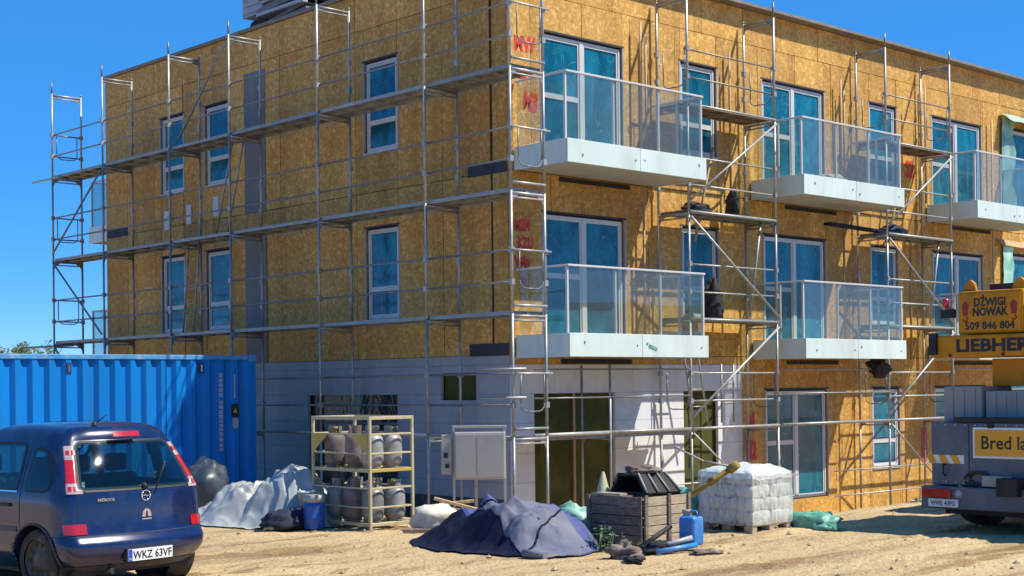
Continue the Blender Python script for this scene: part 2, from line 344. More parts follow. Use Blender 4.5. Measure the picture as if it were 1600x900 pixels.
def nz(x, y, z=0, s=1.0): return noise.noise(Vector((x*s, y*s, z*s)))
def fbm(x, y, z=0, s=1.0, o=4): return noise.fractal(Vector((x*s, y*s, z*s)), .9, 2.0, o)
def sstep(a, b, x):
    t = max(0, min(1, (x-a)/(b-a))); return t*t*(3-2*t)
def rects_minus(rect, holes):
    out = [rect]
    for h in holes:
        nx = []
        for r in out:
            a0, a1, b0, b1 = r; h0, h1, k0, k1 = h
            if h0 >= a1-1e-6 or h1 <= a0+1e-6 or k0 >= b1-1e-6 or k1 <= b0+1e-6: nx.append(r); continue
            if h0 > a0: nx.append((a0, h0, b0, b1))
            if h1 < a1: nx.append((h1, a1, b0, b1))
            m0, m1 = max(a0, h0), min(a1, h1)
            if k0 > b0: nx.append((m0, m1, b0, k0))
            if k1 < b1: nx.append((m0, m1, k1, b1))
        out = nx
    return [r for r in out if r[1]-r[0] > .02 and r[3]-r[2] > .02]

# ------------------------------------------------------------------ ground
def gh(x, y):
    z = .035*fbm(x, y, 0, .35, 3)+.018*fbm(x, y, 5, 1.4, 3)
    q = x*.683+y*.730; a = x*.730-y*.683
    if -13 < q < -2 and abs(a) < 25:
        for q0, wd, dp, ph in ((-5.1, .13, .05, 1), (-6.5, .11, .06, 9), (-6.95, .12, .05, 13), (-8.5, .13, .06, 23), (-9.0, .12, .05, 31)):
            c = q0+.35*nz(a*.16+ph, ph*3.1)+.05*nz(a*1.1, ph)
            d = (q-c)/wd
            if abs(d) < 4: z += .85*dp*(-math.exp(-d*d)+.55*math.exp(-(abs(d)-1.5)**2*2.5))*(.55+.6*nz(a*.35, ph*7.7))
        z += .012*fbm(x, y, 2, 5, 2)-.035*max(0, nz(x*2.7, y*2.7, 8)-.42)*2.2
    drop = max(.9*sstep(-5.4, -2.0, y)*sstep(-3.0, -.6, x), .5*sstep(-2.6, -1.2, x)*sstep(-3, 0, y))
    return z-drop
def axis_pts(lo, hi, step, far):
    a = []; x = lo
    while x < hi: a.append(x); x += step
    pre = [-far, -far*.5, -far*.25, -far*.12, lo-16, lo-8, lo-4, lo-2, lo-1, lo-.4]; post = [hi+.4, hi+1, hi+2, hi+4, hi+8, hi+16, far*.12, far*.25, far*.5, far]
    return sorted(set(pre+a+post))
gx = axis_pts(-13, 6, .085, 900); gy = axis_pts(-13, 1, .085, 900)
g = MB(); W = len(gx)
g.add([(x, y, gh(x, y)) for y in gy for x in gx], [(j*W+i, j*W+i+1, (j+1)*W+i+1, (j+1)*W+i) for j in range(len(gy)-1) for i in range(W-1)], True)
tag(g.build('ground', 'sand'), None, None, kind='structure')
# loose stones and clods, uncountable
peb = MB()
for i in range(1000):
    x = random.uniform(-12, 4); y = random.uniform(-12, -1)
    if -2.5 < x and y > -6 and random.random() < .5: y = random.uniform(-4.5, -1.3)
    r = random.choice((.008, .012, .012, .018, .018, .03)) * random.uniform(.7, 1.4)
    if x > 0 and y > -5: r *= 1.7
    z = gh(x, y)+r*.3
    vs = []
    for k in range(5):
        t = 2*math.pi*k/5+random.random()*.6; vs.append((x+r*math.cos(t)*random.uniform(.7, 1.3), y+r*math.sin(t)*random.uniform(.7, 1.3), z+random.uniform(-.2, .2)*r))
    vs += [(x, y, z+r*.8), (x, y, z-r)]
    peb.add(vs, [(k, (k+1)%5, 5) for k in range(5)]+[((k+1)%5, k, 6) for k in range(5)])
simple('pebble', (.38, .30, .19), .9, 0, .4, 3)
tag(peb.build('loose_stones', 'pebble'), 'small loose stones and clods scattered over the sandy ground', 'stones', kind='stuff')
# rubble heap by the wall behind the mobile crane
rub = MB()
for i in range(420):
    a = random.random()*6.28; rr = math.sqrt(random.random()); x = 11.2+rr*math.cos(a)*2.0; y = -1.6+rr*math.sin(a)*.7; r = random.uniform(.03, .12)
    z = gh(x, y)+.5*(1-rr*rr)*random.uniform(.5, 1)
    rub.obox((x, y, z), Vector((random.uniform(-1,1), random.uniform(-1,1), random.uniform(-.4,.4))).normalized()*r, Vector((random.uniform(-1,1), random.uniform(-1,1), random.uniform(-.4,.4))).normalized()*r*.7, Vector((0,.2,1))*r*.5)
simple('rubble', (.42, .36, .28), .95, 0, .35, 4)
tag(rub.build('rubble_heap', 'rubble'), 'low heap of pale rubble at the wall foot left of the mobile crane', 'rubble', kind='stuff')

# ------------------------------------------------------------------ the building
BL, BD, ROOF = 22.0, 14.0, 9.30
B = thing('apartment_building', (11, 7, -.6), 'three-storey apartment building clad in bare boards with white balconies, under construction', 'building')
FL = [-.5, 2.46, 5.56, 8.66]
cb = MB().box(.13, BL, .13, BD-.13, -1.2, ROOF-.1); cb.build('wall_core', 'core', B)
def wb(mb, face, s0, s1, d0, d1, z0, z1):
    """box on a facade: s along the wall, d outward from the wall plane"""
    if face == 'R': return mb.box(s0, s1, -d0, -d1, z0, z1)
    return mb.box(-d0, -d1, s0, s1, z0, z1)
def wp(face, s, d, z): return (s, -d, z) if face == 'R' else (-d, s, z)
WIN = {'R': [], 'L': []}
def window(face, s0, s1, z0, z1, kind):
    """kind: door (two leaves) or sash (narrow)"""
    WIN[face].append((s0, s1, z0, z1)); g = .015; f = .046
    a0, a1, b0, b1 = s0+.03, s1-.03, z0+.01, z1-.03
    m = MB()
    wb(m, face, a0, a0+f, -.10, -.03, b0, b1); wb(m, face, a1-f, a1, -.10, -.03, b0, b1)
    wb(m, face, a0+f, a1-f, -.10, -.03, b1-f, b1); wb(m, face, a0+f, a1-f, -.10, -.03, b0, b0+f)
    o = bevel(m.build('window', 'white_pvc', B), .006, 1)
    sm = MB()
    wb(sm, face, s0+.002, s0+.03, -.09, -.045, z0, z1); wb(sm, face, s1-.03, s1-.002, -.09, -.045, z0, z1); wb(sm, face, s0+.03, s1-.03, -.09, -.045, z1-.03, z1-.002)
    sm.build('seal', 'black_seal', o)
    # outer trim strip standing proud of the sheathing
    tr = MB(); t = .045
    wb(tr, face, s0-t, s0, -.02, .010, z0, z1); tr.build('trim', 'trim_grey', o)
    tr = MB(); wb(tr, face, s1, s1+t, -.02, .010, z0, z1); tr.build('trim', 'trim_grey', o)
    tr = MB(); wb(tr, face, s0-t, s1+t, -.02, .012, z1, z1+.032); tr.build('head_strip', 'membrane_and_strip', o)  # dark strip along the head of the opening
    def leaf(c0, c1, tran=None):
        h = .034; k = MB()
        wb(k, face, c0, c0+h, -.085, -.045, b0+f, b1-f); wb(k, face, c1-h, c1, -.085, -.045, b0+f, b1-f)
        wb(k, face, c0+h, c1-h, -.085, -.045, b1-f-h, b1-f); wb(k, face, c0+h, c1-h, -.085, -.045, b0+f, b0+f+h)
        k.build('sash', 'white_pvc', o)
        zs = [b0+f+h, b1-f-h]
        if tran:
            k = MB(); wb(k, face, c0+h, c1-h, -.085, -.047, tran-.045, tran+.045); k.build('transom', 'white_pvc', o); zs = [zs[0], tran-.045, tran+.045, zs[1]]
        for q in range(0, len(zs), 2):
            k = MB(); wb(k, face, c0+h, c1-h, -.075, -.065, zs[q], zs[q+1]); k.build('pane', 'blue_film', o)
    if kind == 'door':
        c = (a0+a1)/2; k = MB(); wb(k, face, c-.05, c+.05, -.10, -.028, b0+f, b1-f); k.build('mullion', 'white_pvc', o)
        leaf(a0+f, c-.05, z0+(z1-z0)*.52); leaf(c+.05, a1-f)
    elif kind == 'sash': leaf(a0+f, a1-f, z0+(z1-z0)*.33)
    elif kind == 'plain':
        c = (a0+a1)/2; k = MB(); wb(k, face, c-.05, c+.05, -.10, -.028, b0+f, b1-f); k.build('mullion', 'white_pvc', o)
        leaf(a0+f, c-.05); leaf(c+.05, a1-f)
    if kind == 'sash':
        k = MB(); wb(k, face, s0-.02, s1+.02, -.04, .03, z0-.04, z0); k.build('sill', 'white_pvc', o)
    return o
for fl in (0, 1, 2):
    zt = 1.80+3.1*fl; zd = zt-2.26
    if fl: window('R', .76, 2.80, zd+.03, zt, 'door'); window('R', 4.40, 5.46, zt-1.72, zt, 'sash')
    window('R', 6.90, 9.0, zd+.03, zt, 'door'); window('R', 10.68, 11.74, zt-1.72, zt, 'sash'); window('R', 13.22, 15.42, zd+.03, zt, 'door')
    window('R', 16.6, 18.9, zt-1.9, zt+.12, 'plain')
    if fl:
        for s in (2.98, 8.59, 10.46): window('L', s, s+.98, zt-1.70, zt, 'sash')

# sheathing boards: one object per board
def sheets(face, s0, s1, z0, z1, cw, holes, name, mat, d0, d1, off=0.0, gap=.003, proud=0.0):
    n = 0; s = s0-off
    while s < s1-1e-6:
        a, b = max(s, s0), min(s+cw, s1); s += cw
        if b-a < .03: continue
        for r in rects_minus((a, b, z0, z1), holes):
            m = MB(); p = random.uniform(0, proud); wb(m, face, r[0]+gap, r[1]-gap, d0, d1+p, r[2]+gap, r[3]-gap); m.build(name, mat, B)
RH, LH = WIN['R'], WIN['L']
gar = [(.50, 2.50, -1.0, 1.80), (4.39, 5.40, -1.0, 1.80)]
bands = [(2.46, 5.56), (5.56, 8.62), (8.62, ROOF)]
for k, (a, b) in enumerate(bands):
    sheets('R', 0, BL, a, b, 1.25, RH, 'osb_sheet', 'osb', -.06, 0, .3+.45*k, .006, .008)
    sheets('L', .06, BD, a, b, 1.25, LH, 'osb_sheet', 'osb', -.06, 0, .83, .006, .008)
sheets('R', 6.15, BL, -.9, 2.46, 1.25, RH, 'osb_sheet', 'osb', -.06, 0, .6, .004, .006)
sheets('R', 0, 6.15, 2.30, 2.46, 2.5, [], 'osb_sheet', 'osb', -.06, 0, .6, .004)
for r in range(8):
    z0 = -1.2+.5*r; z1 = min(z0+.5, 2.30); zl = min(z0+.5, 2.46)
    if r < 7: sheets('R', 0, 6.15, z0, z1, 1.0, gar, 'insulation_board', 'eps', -.06, .0, .5*(r % 2), .0022, .004)
    sheets('L', .06, BD, z0, zl, 1.0, [(3.07, 5.88, -1.2, 1.80), (.91, 1.84, 1.70, 2.17)], 'insulation_board', 'eps_shaded', -.06, .0, .5*(r % 2), .0022, .004)
# bitumen coat on the plinth
for a, b in ((.06, 3.05), (5.90, BD)):
    m = MB(); wb(m, 'L', a, b, .006, .014, -1.2, .02); m.build('plinth_coat', 'bitumen', B)
# dark slot on the sheathing edges: long upright joint near the corner
m = MB(); wb(m, 'L', .425, .462, .004, .011, 2.46, ROOF); m.build('joint_strip', 'junk_dark', B)
for z0 in (5.53, 2.45):
    m = MB(); wb(m, 'L', .07, 1.05, .006, .016, z0, z0+.21); m.build('membrane_patch', 'membrane_and_strip', B)
    m = MB(); wb(m, 'L', 12.98, 13.95, .006, .016, z0, z0+.21); m.build('membrane_patch', 'membrane_and_strip', B)
for z0, z1 in ((5.55, 8.45), (2.48, 5.18)):
    m = MB(); wb(m, 'L', 7.25, 8.02, .006, .02, z0, z1); m.build('grey_facade_panel', 'grey_panel', B)
for s, z in ((9.05, 5.62), (10.15, 5.55), (11.1, 5.5)):
    m = MB(); wb(m, 'L', s, s+.2, .004, .02, z, z+.42); m.build('white_patch', 'white_pvc', B)
# plastic sheets closing the ground floor openings
def sheet_film(face, s0, s1, z0, z1, mat, d=-.09, amp=.02, name='plastic_sheet'):
    m = MB()
    def fn(u, v):
        s = s0+(s1-s0)*u; z = z0+(z1-z0)*v
        e = amp*(fbm(s*1.6+z*.8, z*.5, s0, 1.3)+.5*nz((s+z)*4, z*1.1, 3))*min(1, 6*min(u, 1-u, v+.1, 1.05-v))
        return wp(face, s, d+e, z)
    m.grid(fn, 34, 34); return m.build(name, mat, B)
sheet_film('R', .50, 2.50, -1.0, 1.80, 'olive_film'); sheet_film('R', 4.39, 5.40, -1.0, 1.80, 'olive_film')
sheet_film('L', .91, 1.84, 1.70, 2.17, 'olive_film'); sheet_film('L', 3.07, 5.88, -.9, 1.80, 'dark_film')
for s in (1.5,):
    m = MB(); wb(m, 'R', s-.02, s+.02, -.06, -.03, -1, 1.8); m.build('batten', 'wood', B)
m = MB(); wb(m, 'L', 5.55, 5.62, -.06, -.03, -1, 1.8); m.build('batten', 'old_wood', B)
m = MB(); wb(m, 'L', 3.07, 5.88, -.07, -.045, 1.25, 1.29); m.build('batten', 'grey_panel', B)
# parapet trim
m = MB().box(-.05, BL+.05, -.16, -.0, ROOF+.0, ROOF+.10).box(-.05, -.16, -.16, BD, ROOF-.0, ROOF+.09)
m2 = MB().box(-.10, BL, -.24, .12, ROOF+.004, ROOF+.06); m2.build('parapet_cap', 'parapet', B)
m2 = MB().box(-.05, .12, .124, BD, ROOF+.004, ROOF+.07); m2.build('parapet_cap', 'parapet', B)
m2 = MB().box(.125, BL, .125, BD-.13, ROOF-.099, ROOF-.02); m2.build('roof_membrane', 'roof_dark', B)
# end wall seen past the far corner
m = MB().box(0, BL, BD-.12, BD, -1.2, ROOF); m.build('end_wall', 'osb', B)

# balconies
def balcony(x0, x1, zs, y0=-.03, dy=-1.26, glassall=True):
    """slab between x0 and x1; dy<0 projects from the sunny facade, dy>0 from the far end wall"""
    y1 = y0+dy; sg = -1 if dy < 0 else 1; zt = zs+.385
    slab = MB().box(x0+.03, x1-.03, y0, y1-sg*.03, zs+.02, zt-.03).build('balcony', 'soffit', B)
    c = (x0+x1)/2
    for a, b in ((x0, c-.004), (c+.004, x1)):
        bevel(MB().box(a, b, y1-sg*.027, y1, zs, zt).build('fascia_panel', 'fascia', slab), .004, 1)
    ym = (y0+y1)/2
    for xa in (x0, x1-.027):
        for a, b in ((y0, ym-sg*-.003), (ym+sg*.003, y1-sg*.029)):
            MB().box(xa, xa+.027, a, b, zs, zt).build('fascia_panel', 'fascia', slab)
    MB().box(x0+.028, x1-.028, y0, y1-sg*.03, zt-.029, zt-.012).build('floor_plate', 'soffit', slab)
    hz = zs+1.50; yr = y1-sg*.06
    # handrail
    h = MB().box(x0+.02, x1-.02, yr-.025, yr+.025, hz-.035, hz).box(x0+.02, x0+.07, y0, yr-sg*.026, hz-.034, hz-.001).box(x1-.07, x1-.02, y0, yr-sg*.026, hz-.034, hz-.001)
    bevel(h.build('handrail', 'white_pvc', slab), .006, 1)
    k = 3; L = (x1-x0-.12)/k
    for i in range(k):
        MB().box(x0+.06+L*i+.01, x0+.06+L*(i+1)-.01, yr-.006, yr+.006, zt+.02, hz-.04).build('glass_panel', 'balcony_glass', slab)
    for xa in (x0+.045, x1-.045):
        MB().box(xa-.006, xa+.006, y0+sg*.04, yr-sg*.03, zt+.02, hz-.04).build('glass_panel', 'balcony_glass', slab)
    for xa in [x0+.045+(x1-x0-.09)*i/k for i in range(k+1)]:
        MB().box(xa-.02, xa+.02, yr-sg*.01, yr-sg*.05, zt-.02, hz-.034).build('post', 'white_pvc', slab)
    for xa in (x0+.045, x1-.045):
        MB().box(xa-.018, xa+.018, ym-.02, ym+.02, zt-.02, hz-.034).build('post', 'white_pvc', slab)
    for xa in (x0+.35, c-.12, c+.12, x1-.2):
        rod('bolt', (xa, y1+sg*.012, zs+random.uniform(.1, .28)), (xa, y1-sg*.02, zs+.19), .016, 'galv', B, 6)
    return slab
bal = []
for zs in (5.545, 2.40):
    for x0 in (.07, 6.48, 12.93, 19.4): bal.append(balcony(x0, x0+3.50, zs))
    balcony(.25, 3.7, zs, BD+.03, 1.35)
for zs, x0 in ((5.3, .07), (2.2, 6.48)):
    pass
# dark connector slot under the slabs
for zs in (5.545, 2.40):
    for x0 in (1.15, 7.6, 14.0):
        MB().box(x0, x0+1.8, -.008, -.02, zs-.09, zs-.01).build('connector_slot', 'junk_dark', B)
# green tape and crumbs on the lower corner balcony fascia
MB().prism([(0, 0), (.22, -.06), (.2, -.11), (-.01, -.05)], (1.98, -1.297, 2.62), (1, 0, 0), (0, 0, 1), (0, -1, 0), .003).build('green_tape', 'green_plastic', bal[4])

# upright battens standing off the sunny facade
for x, z0, z1, d in ((3.12, 5.95, 8.5, .16), (3.32, 5.95, 8.3, .10), (9.42, 5.95, 8.3, .14), (9.62, 5.95, 8.1, .08), (12.75, 5.95, 8.6, .12), (5.75, 5.6, 8.35, .10), (9.5, 2.8, 5.2, .12), (3.2, 2.8, 5.2, .12), (12.1, 2.4, 5.2, .1), (6.1, -.8, 1.1, .1), (15.75, 2.6, 8.2, .10)):
    rod('batten', (x, -d, z0), (x, -d, z1), .025, 'wood', B, 6)
# torn green plastic around the far windows
def torn(s0, s1, z0, z1, seed):
    m = MB()
    def fn(u, v):
        z = z0+(z1-z0)*v; wv = .5+.5*nz(v*4, seed); s = s0+(s1-s0)*u*(.35+.65*wv)
        return (s, -.06-.05*abs(nz(s*3, z*3, seed))-.02*u, z)
    m.grid(fn, 8, 26); return m.build('torn_plastic', 'green_film', B)
torn(16.3, 17.1, 6.0, 8.35, 1); torn(16.3, 17.0, 2.9, 5.2, 5)
m = MB(); m.grid(lambda u, v: (16.3+2.8*u, -.05-.35*v+.05*nz(u*6, v*2), 8.45-.25*u*.3-.45*v*(.6+.4*nz(u*3, 2))), 24, 8); m.build('torn_plastic', 'green_film', B)
m = MB(); m.grid(lambda u, v: (16.1+3.0*u, -.06-.1*v, 5.35-.16*v+.02*nz(u*5, v)), 20, 4); m.build('roller_box', 'wood', B)

# red lettering sprayed on the sheathing
def spray(txt, x, z, size, tilt=0, bold=.012, sx=.8):
    bold *= 1.5
    ex = Vector((math.cos(tilt), 0, math.sin(tilt))); ey = Vector((-math.sin(tilt), 0, math.cos(tilt)))
    lettering('sprayed_lettering', txt, (x, -.0085, z), ex, ey, size, 'red_paint', B, 'LEFT', .0005, sx, bold)
spray('MW', .12, 7.58, .34, .05); spray('KZN', .12, 7.12, .26, .03, .012, .7); spray('M3', .30, 6.62, .44, -.12, .014, .62)
spray('MZ4', .08, 4.55, .26, .02, .01, .72); spray('KZU', .16, 4.26, .25, 0, .01, .7); spray('VMn', .08, 3.93, .27, .03, .01, .7); spray('III', .2, 3.62, .2, 0, .004, 1)
spray('B2', 12.02, 7.0, .34, .04, .012, .8); spray('S2', 12.08, 6.52, .5, 0, .014, .75)
spray('M', 6.3, 1.0, .5, 0, .02, .6); spray('N2', 6.25, .45, .5, 0, .02, .5); spray('1', 12.5, .2, .9, 0, .05, 1)

# ------------------------------------------------------------------ scaffolding
def frame_head_mesh(axis, L):
    key = ('head', axis, L)
    if key in CACHE: return CACHE[key]
    m = MB(); e = Vector((1, 0, 0)) if axis == 'x' else Vector((0, 1, 0)); n = Vector((0, 1, 0)) if axis == 'x' else Vector((1, 0, 0))
    m.tube(-e*L/2, e*L/2, .024, 8); m.tube(-e*L/2+Vector((0,0,-.07)), e*L/2+Vector((0,0,-.07)), .015, 6)
    for s in (-1, 1):
        m.prism([(0, -.02), (.17, -.02), (.05, -.1), (0, -.24)], e*s*L/2+n*-.005, -e*s, (0,0,1), n, .010)
    me = m.mesh('transom'); me.materials.append(MATS['galv']); CACHE[key] = me; return me
def head(parent, axis, c, L):
    o = link(bpy.data.objects.new('transom', frame_head_mesh(axis, L))); o.location = c; return adopt(o, parent)
def coupler(parent, p):
    cbox('coupler', p, (.07, .07, .09), 'galv', parent)
def deck(parent, axis, a, b, c0, c1, z, mat='deck_steel', th=.06):
    """deck for one bay from a to b along axis, between c0 and c1 across"""
    L = round(b-a-.03, 2); Wd = round(c1-c0, 3); key = ('deck', axis, L, Wd, mat)
    if key not in CACHE:
        m = MB()
        for k in range(2):
            w0 = -Wd/2+k*Wd/2+.006; w1 = w0+Wd/2-.012
            for bx in ((w0, w1, -.012, 0), (w0, w0+.02, -th, -.0125), (w1-.02, w1, -th, -.0125)):
                if axis == 'y': m.box(bx[0], bx[1], -L/2, L/2, bx[2], bx[3])
                else: m.box(-L/2, L/2, bx[0], bx[1], bx[2], bx[3])
            for i in range(5):
                t = -L/2+.05+i*(L-.1)/4
                if axis == 'y': m.box(w0+.021, w1-.021, t-.02, t+.02, -th, -.0125)
                else: m.box(t-.02, t+.02, w0+.021, w1-.021, -th, -.0125)
        me = m.mesh('deck'); me.materials.append(MATS[mat]); CACHE[key] = me
    o = link(bpy.data.objects.new('deck', CACHE[key])); c = (c0+c1)/2
    o.location = (c, (a+b)/2, z) if axis == 'y' else ((a+b)/2, c, z); return adopt(o, parent)
def ladder(parent, p, q, side, wd=.36):
    p, q, side = Vector(p), Vector(q), Vector(side).normalized()*wd/2
    a = MB().tube(p-side, q-side, .02, 6).tube(p+side, q+side, .02, 6)
    n = int((q-p).length/.28)
    for i in range(1, n): c = p.lerp(q, i/n); a.tube(c-side, c+side, .013, 5)
    return a.build('ladder', 'galv', parent)
def uguard(parent, p0, p1, zt, zb, r=.012):
    """U shaped end guard hanging between two posts"""
    p0, p1 = Vector(p0), Vector(p1); d = p1-p0; pts = []
    a, b = p0+d*.18, p0+d*.88
    pts.append(Vector((a.x, a.y, zt)))
    for i in range(7):
        t = math.pi/2*i/6; k = a+(b-a)*.28*(1-math.cos(t)); pts.append(Vector((k.x, k.y, zb+.12-.12*math.sin(t))))
    for i in range(7):
        t = math.pi/2*i/6; k = b-(b-a)*.28*(1-math.sin(t)); pts.append(Vector((k.x, k.y, zb+.12-.12*math.cos(t))))
    pts.append(Vector((b.x, b.y, zt)))
    m = MB().path(pts, r, 6); return m.build('end_guard', 'brace_steel', parent)

# long scaffold on the shaded facade
XO, XI = -1.08, -.35
FY = [14.55, 12.1, 9.21, 6.91, 3.95, .92, -1.17]
LV = [-.9, 1.13, 3.07, 5.00, 6.95, 8.92]
SL = thing('scaffold', (XO, 6.5, -.6), 'long grey steel frame scaffold standing along the shaded left facade', 'scaffold')
for i, y in enumerate(FY):
    for x in (XO, XI):
        zg = gh(x, y)
        cbox('base_plate', (x, y, zg+.02), (.15, .15, .012), 'galv', SL)
        rod('jack', (x, y, zg+.02), (x, y, zg+.36), .017, 'galv', SL)
        rod('post', (x, y, zg+.25), (x, y, LV[1]), .024, 'galv', SL)
        for a, b in zip(LV[1:], LV[2:]): rod('post', (x, y, a), (x, y, b), .024, 'galv', SL)
        rod('spigot', (x, y, LV[-1]), (x, y, LV[-1]+(.26 if x == XO else .06)), .019, 'brace_steel', SL)
        for z in LV[1:-1]: coupler(SL, (x, y, z+1.0)); coupler(SL, (x, y, z+.5))
    for z in LV[1:]: head(SL, 'x', ((XO+XI)/2, y, z-.035), XI-XO)
for i in range(6):
    y1, y0 = FY[i], FY[i+1]
    for k, z in enumerate(LV[1:-1]):
        if k: deck(SL, 'y', y0, y1, XO+.03, XI-.03, z+.045)
        else: rod('ledger', (XO, y0, z), (XO, y1, z), .022, 'galv', SL)
        for h in (.5, 1.0): rod('guard_rail', (XO+.035, y0, z+h), (XO+.035, y1, z+h), .017, 'brace_steel', SL)
# rails and braces at the far end
for z in LV[2:-1]:
    for h in (.5, 1.0): rod('guard_rail', (XO, 14.55, z+h), (XI, 14.55, z+h), .016, 'brace_steel', SL)
    uguard(SL, (XO, 14.59, 0), (XI, 14.59, 0), z+1.0, z+.45)
for a, b in (((XO-.04, 14.5, 5.15), (XO-.04, 12.1, 6.85)), ((XO-.04, 14.5, 4.95), (XO-.04, 12.15, 3.2)), ((XO-.04, 12.2, 1.25), (XO-.04, 14.5, 3.0)), ((XO-.04, 6.95, 8.75), (XO-.04, 8.75, 7.1))):
    rod('brace', a, b, .022, 'brace_steel', SL)
rod('tube_end', (XO, 14.2, 6.93), (XO-.02, 15.55, 6.93), .024, 'galv', SL); rod('tube_end', (XO+.2, 14.0, 3.0), (XO-.02, 16.1, 3.0), .024, 'brace_steel', SL)
ladder(SL, (-.62, 9.3, 3.12), (-.62, 9.0, 5.3), (0, 1, 0), .42); ladder(SL, (-.6, 8.0, 5.05), (-.6, 7.25, 7.2), (0, 1, 0), .42)
# corner frame: double transoms, rails and end guards
for z in LV[1:-1]:
    rod('transom_tube', (XO, -1.2, z+.13), (XI, -1.2, z+.13), .022, 'galv', SL)
    rod('guard_rail', (XO-.06, -1.21, z+1.0), (XI+.1, -1.21, z+1.0), .018, 'galv', SL)
    uguard(SL, (XO, -1.21, 0), (XI, -1.21, 0), z+1.0, z+.40)
for z in (1.75, 2.2): rod('tube_end', (XO-.35, -.75, z), (XO+.12, -1.35, z), .022, 'galv', SL)

def tower(x0, x1, label, x_hi=True):
    YO, YI = -.82, -.10
    T = thing('scaffold_tower', ((x0+x1)/2, YO, -.6), label, 'scaffold', 'scaffold towers between the balconies')
    LR = [1.13, 3.10, 5.04, 6.98, 8.95]
    for x in (x0, x1):
        for y in (YO, YI):
            zg = gh(x, y)
            cbox('base_plate', (x, y, zg+.02), (.15, .15, .012), 'galv', T)
            rod('post', (x, y, zg+.02), (x, y, LR[0]), .024, 'galv', T)
            for a, b in zip(LR, LR[1:]): rod('post', (x, y, a), (x, y, b), .024, 'galv', T)
            rod('spigot', (x, y, LR[-1]), (x, y, LR[-1]+(.30 if y == YO else .05)), .019, 'brace_steel', T)
            for z in LR[:-1]: coupler(T, (x, y, z+1.0)); coupler(T, (x, y, z+.5))
        for z in LR: head(T, 'y', (x, (YO+YI)/2, z-.035), YI-YO)
        uguard(T, (x+.03, YI, 0), (x+.03, YO, 0), LR[3]+1.0, LR[3]+.35); uguard(T, (x+.03, YI, 0), (x+.03, YO, 0), LR[0]+1.0, LR[0]+.35)
    for k, z in enumerate(LR[:-1]):
        if k: deck(T, 'x', x0, x1, YO+.03, YI-.03, z+.045, 'deck_wood' if k == 3 else 'deck_steel')
        rod('ledger', (x0, YO-.03, z), (x1, YO-.03, z), .026 if k < 3 else .02, 'galv', T)
        for h in (.5, 1.0): rod('guard_rail', (x0-.05, YO+.035, z+h), (x1+.05, YO+.035, z+h), .016, 'galv' if k < 3 else 'brace_steel', T)
    e = .04
    rod('brace', (x0, YO-.05, 5.25), (x1, YO-.05, 6.9), .022, 'galv', T); rod('brace', (x0, YO-.05, 4.95), (x1, YO-.05, 3.2), .022, 'galv', T)
    rod('brace', (x0, YO-.05, 1.35), (x1, YO-.05, 3.0), .024, 'galv', T); rod('brace', (x0, YO-.05, 1.05), (x1-.9, YO-.05, -.1), .018, 'galv', T)
    rod('prop', (x1-.55, -.6, 3.2), (x1-.30, -.7, 5.05), .024, 'galv', T); rod('brace', (x0+.9, -.2, 4.6), (x0+1.35, -.3, 6.4), .026, 'wood', T)
    for h in (-.35, .15): rod('guard_rail', (x0-2.0, YO, h), (x1+.6, YO, h), .014, 'galv', T)
    return T
T1 = tower(3.63, 6.20, 'grey scaffold tower on the sunny facade between the first and second balcony columns')
T2 = tower(10.05, 12.60, 'grey scaffold tower on the sunny facade beside the yellow mobile crane')
ladder(T1, (4.35, -.45, 1.2), (3.95, -.45, 3.1), (1, 0, 0), .40); ladder(T1, (5.2, -.4, 1.2), (5.2, -.4, 2.3), (1, 0, 0), .36)
WK = thing('scaffold_walkway', (0, -.85, -.8), 'low scaffold walkway with pale tube rails along the ground floor of the sunny facade', 'scaffold')
xs = [XI, 1.45, 3.56]
for x in xs[1:2]:
    for y in (-.87, -.2):
        zg = gh(x, y); rod('post', (x, y, zg), (x, y, 2.28), .022, 'galv', WK); cbox('base_plate', (x, y, zg+.015), (.15, .15, .012), 'galv', WK)
    head(WK, 'y', (x, -.535, 1.09), .67)
for a, b in ((XI, 1.45), (1.45, 3.56), (6.27, 9.98), (12.67, 16.4)):
    rod('ledger', (a, -.87, 1.13), (b, -.87, 1.13), .032, 'galv', WK)
    for z in (1.73, 2.2): rod('guard_rail', (a, -.89, z), (b, -.89, z), .015, 'galv' if a > 3 else 'brace_steel', WK)
deck(WK, 'x', XI, 1.45, -.84, -.2, 1.10); deck(WK, 'x', 1.45, 3.56, -.84, -.2, 1.10)
rod('prop', (6.75, -.5, -.85), (6.8, -.35, 1.0), .03, 'wood', WK)

# things lying on the scaffold decks
def crumple(name, c, sx, sy, sz, mat, label, cat, seed, rough=.35, group=None, flat=True):
    m = MB()
    def fn(u, v):
        a = 2*math.pi*u; b = math.pi*(v-.5)
        d = Vector((math.cos(a)*math.cos(b), math.sin(a)*math.cos(b), math.sin(b)))
        r = 1+rough*fbm(d.x*1.6+seed, d.y*1.6, d.z*1.6, 1, 4)+rough*.35*abs(nz(d.x*5+seed, d.y*5, d.z*5))
        z = d.z*r*sz
        if flat: z = max(z, -sz*.55)
        return (c[0]+d.x*r*sx, c[1]+d.y*r*sy, c[2]+z)
    m.grid(fn, 28, 16); o = m.build(name, mat); return tag(o, label, cat, group)
crumple('rubbish_sack', (4.85, -.35, 3.42), .22, .18, .46, 'junk_dark', 'black rubbish sack standing on the scaffold deck right of the lower corner balcony', 'sack', 3)
crumple('dark_bundle', (4.3, -.45, 5.17), .36, .18, .12, 'junk_dark', 'dark crumpled bundle on the middle deck of the nearer scaffold tower', 'bundle', 9)
crumple('dark_bundle', (5.55, -.3, 5.33), .12, .15, .28, 'junk_dark', 'narrow black upright bag on the middle deck beside the second upper balcony', 'bag', 12)
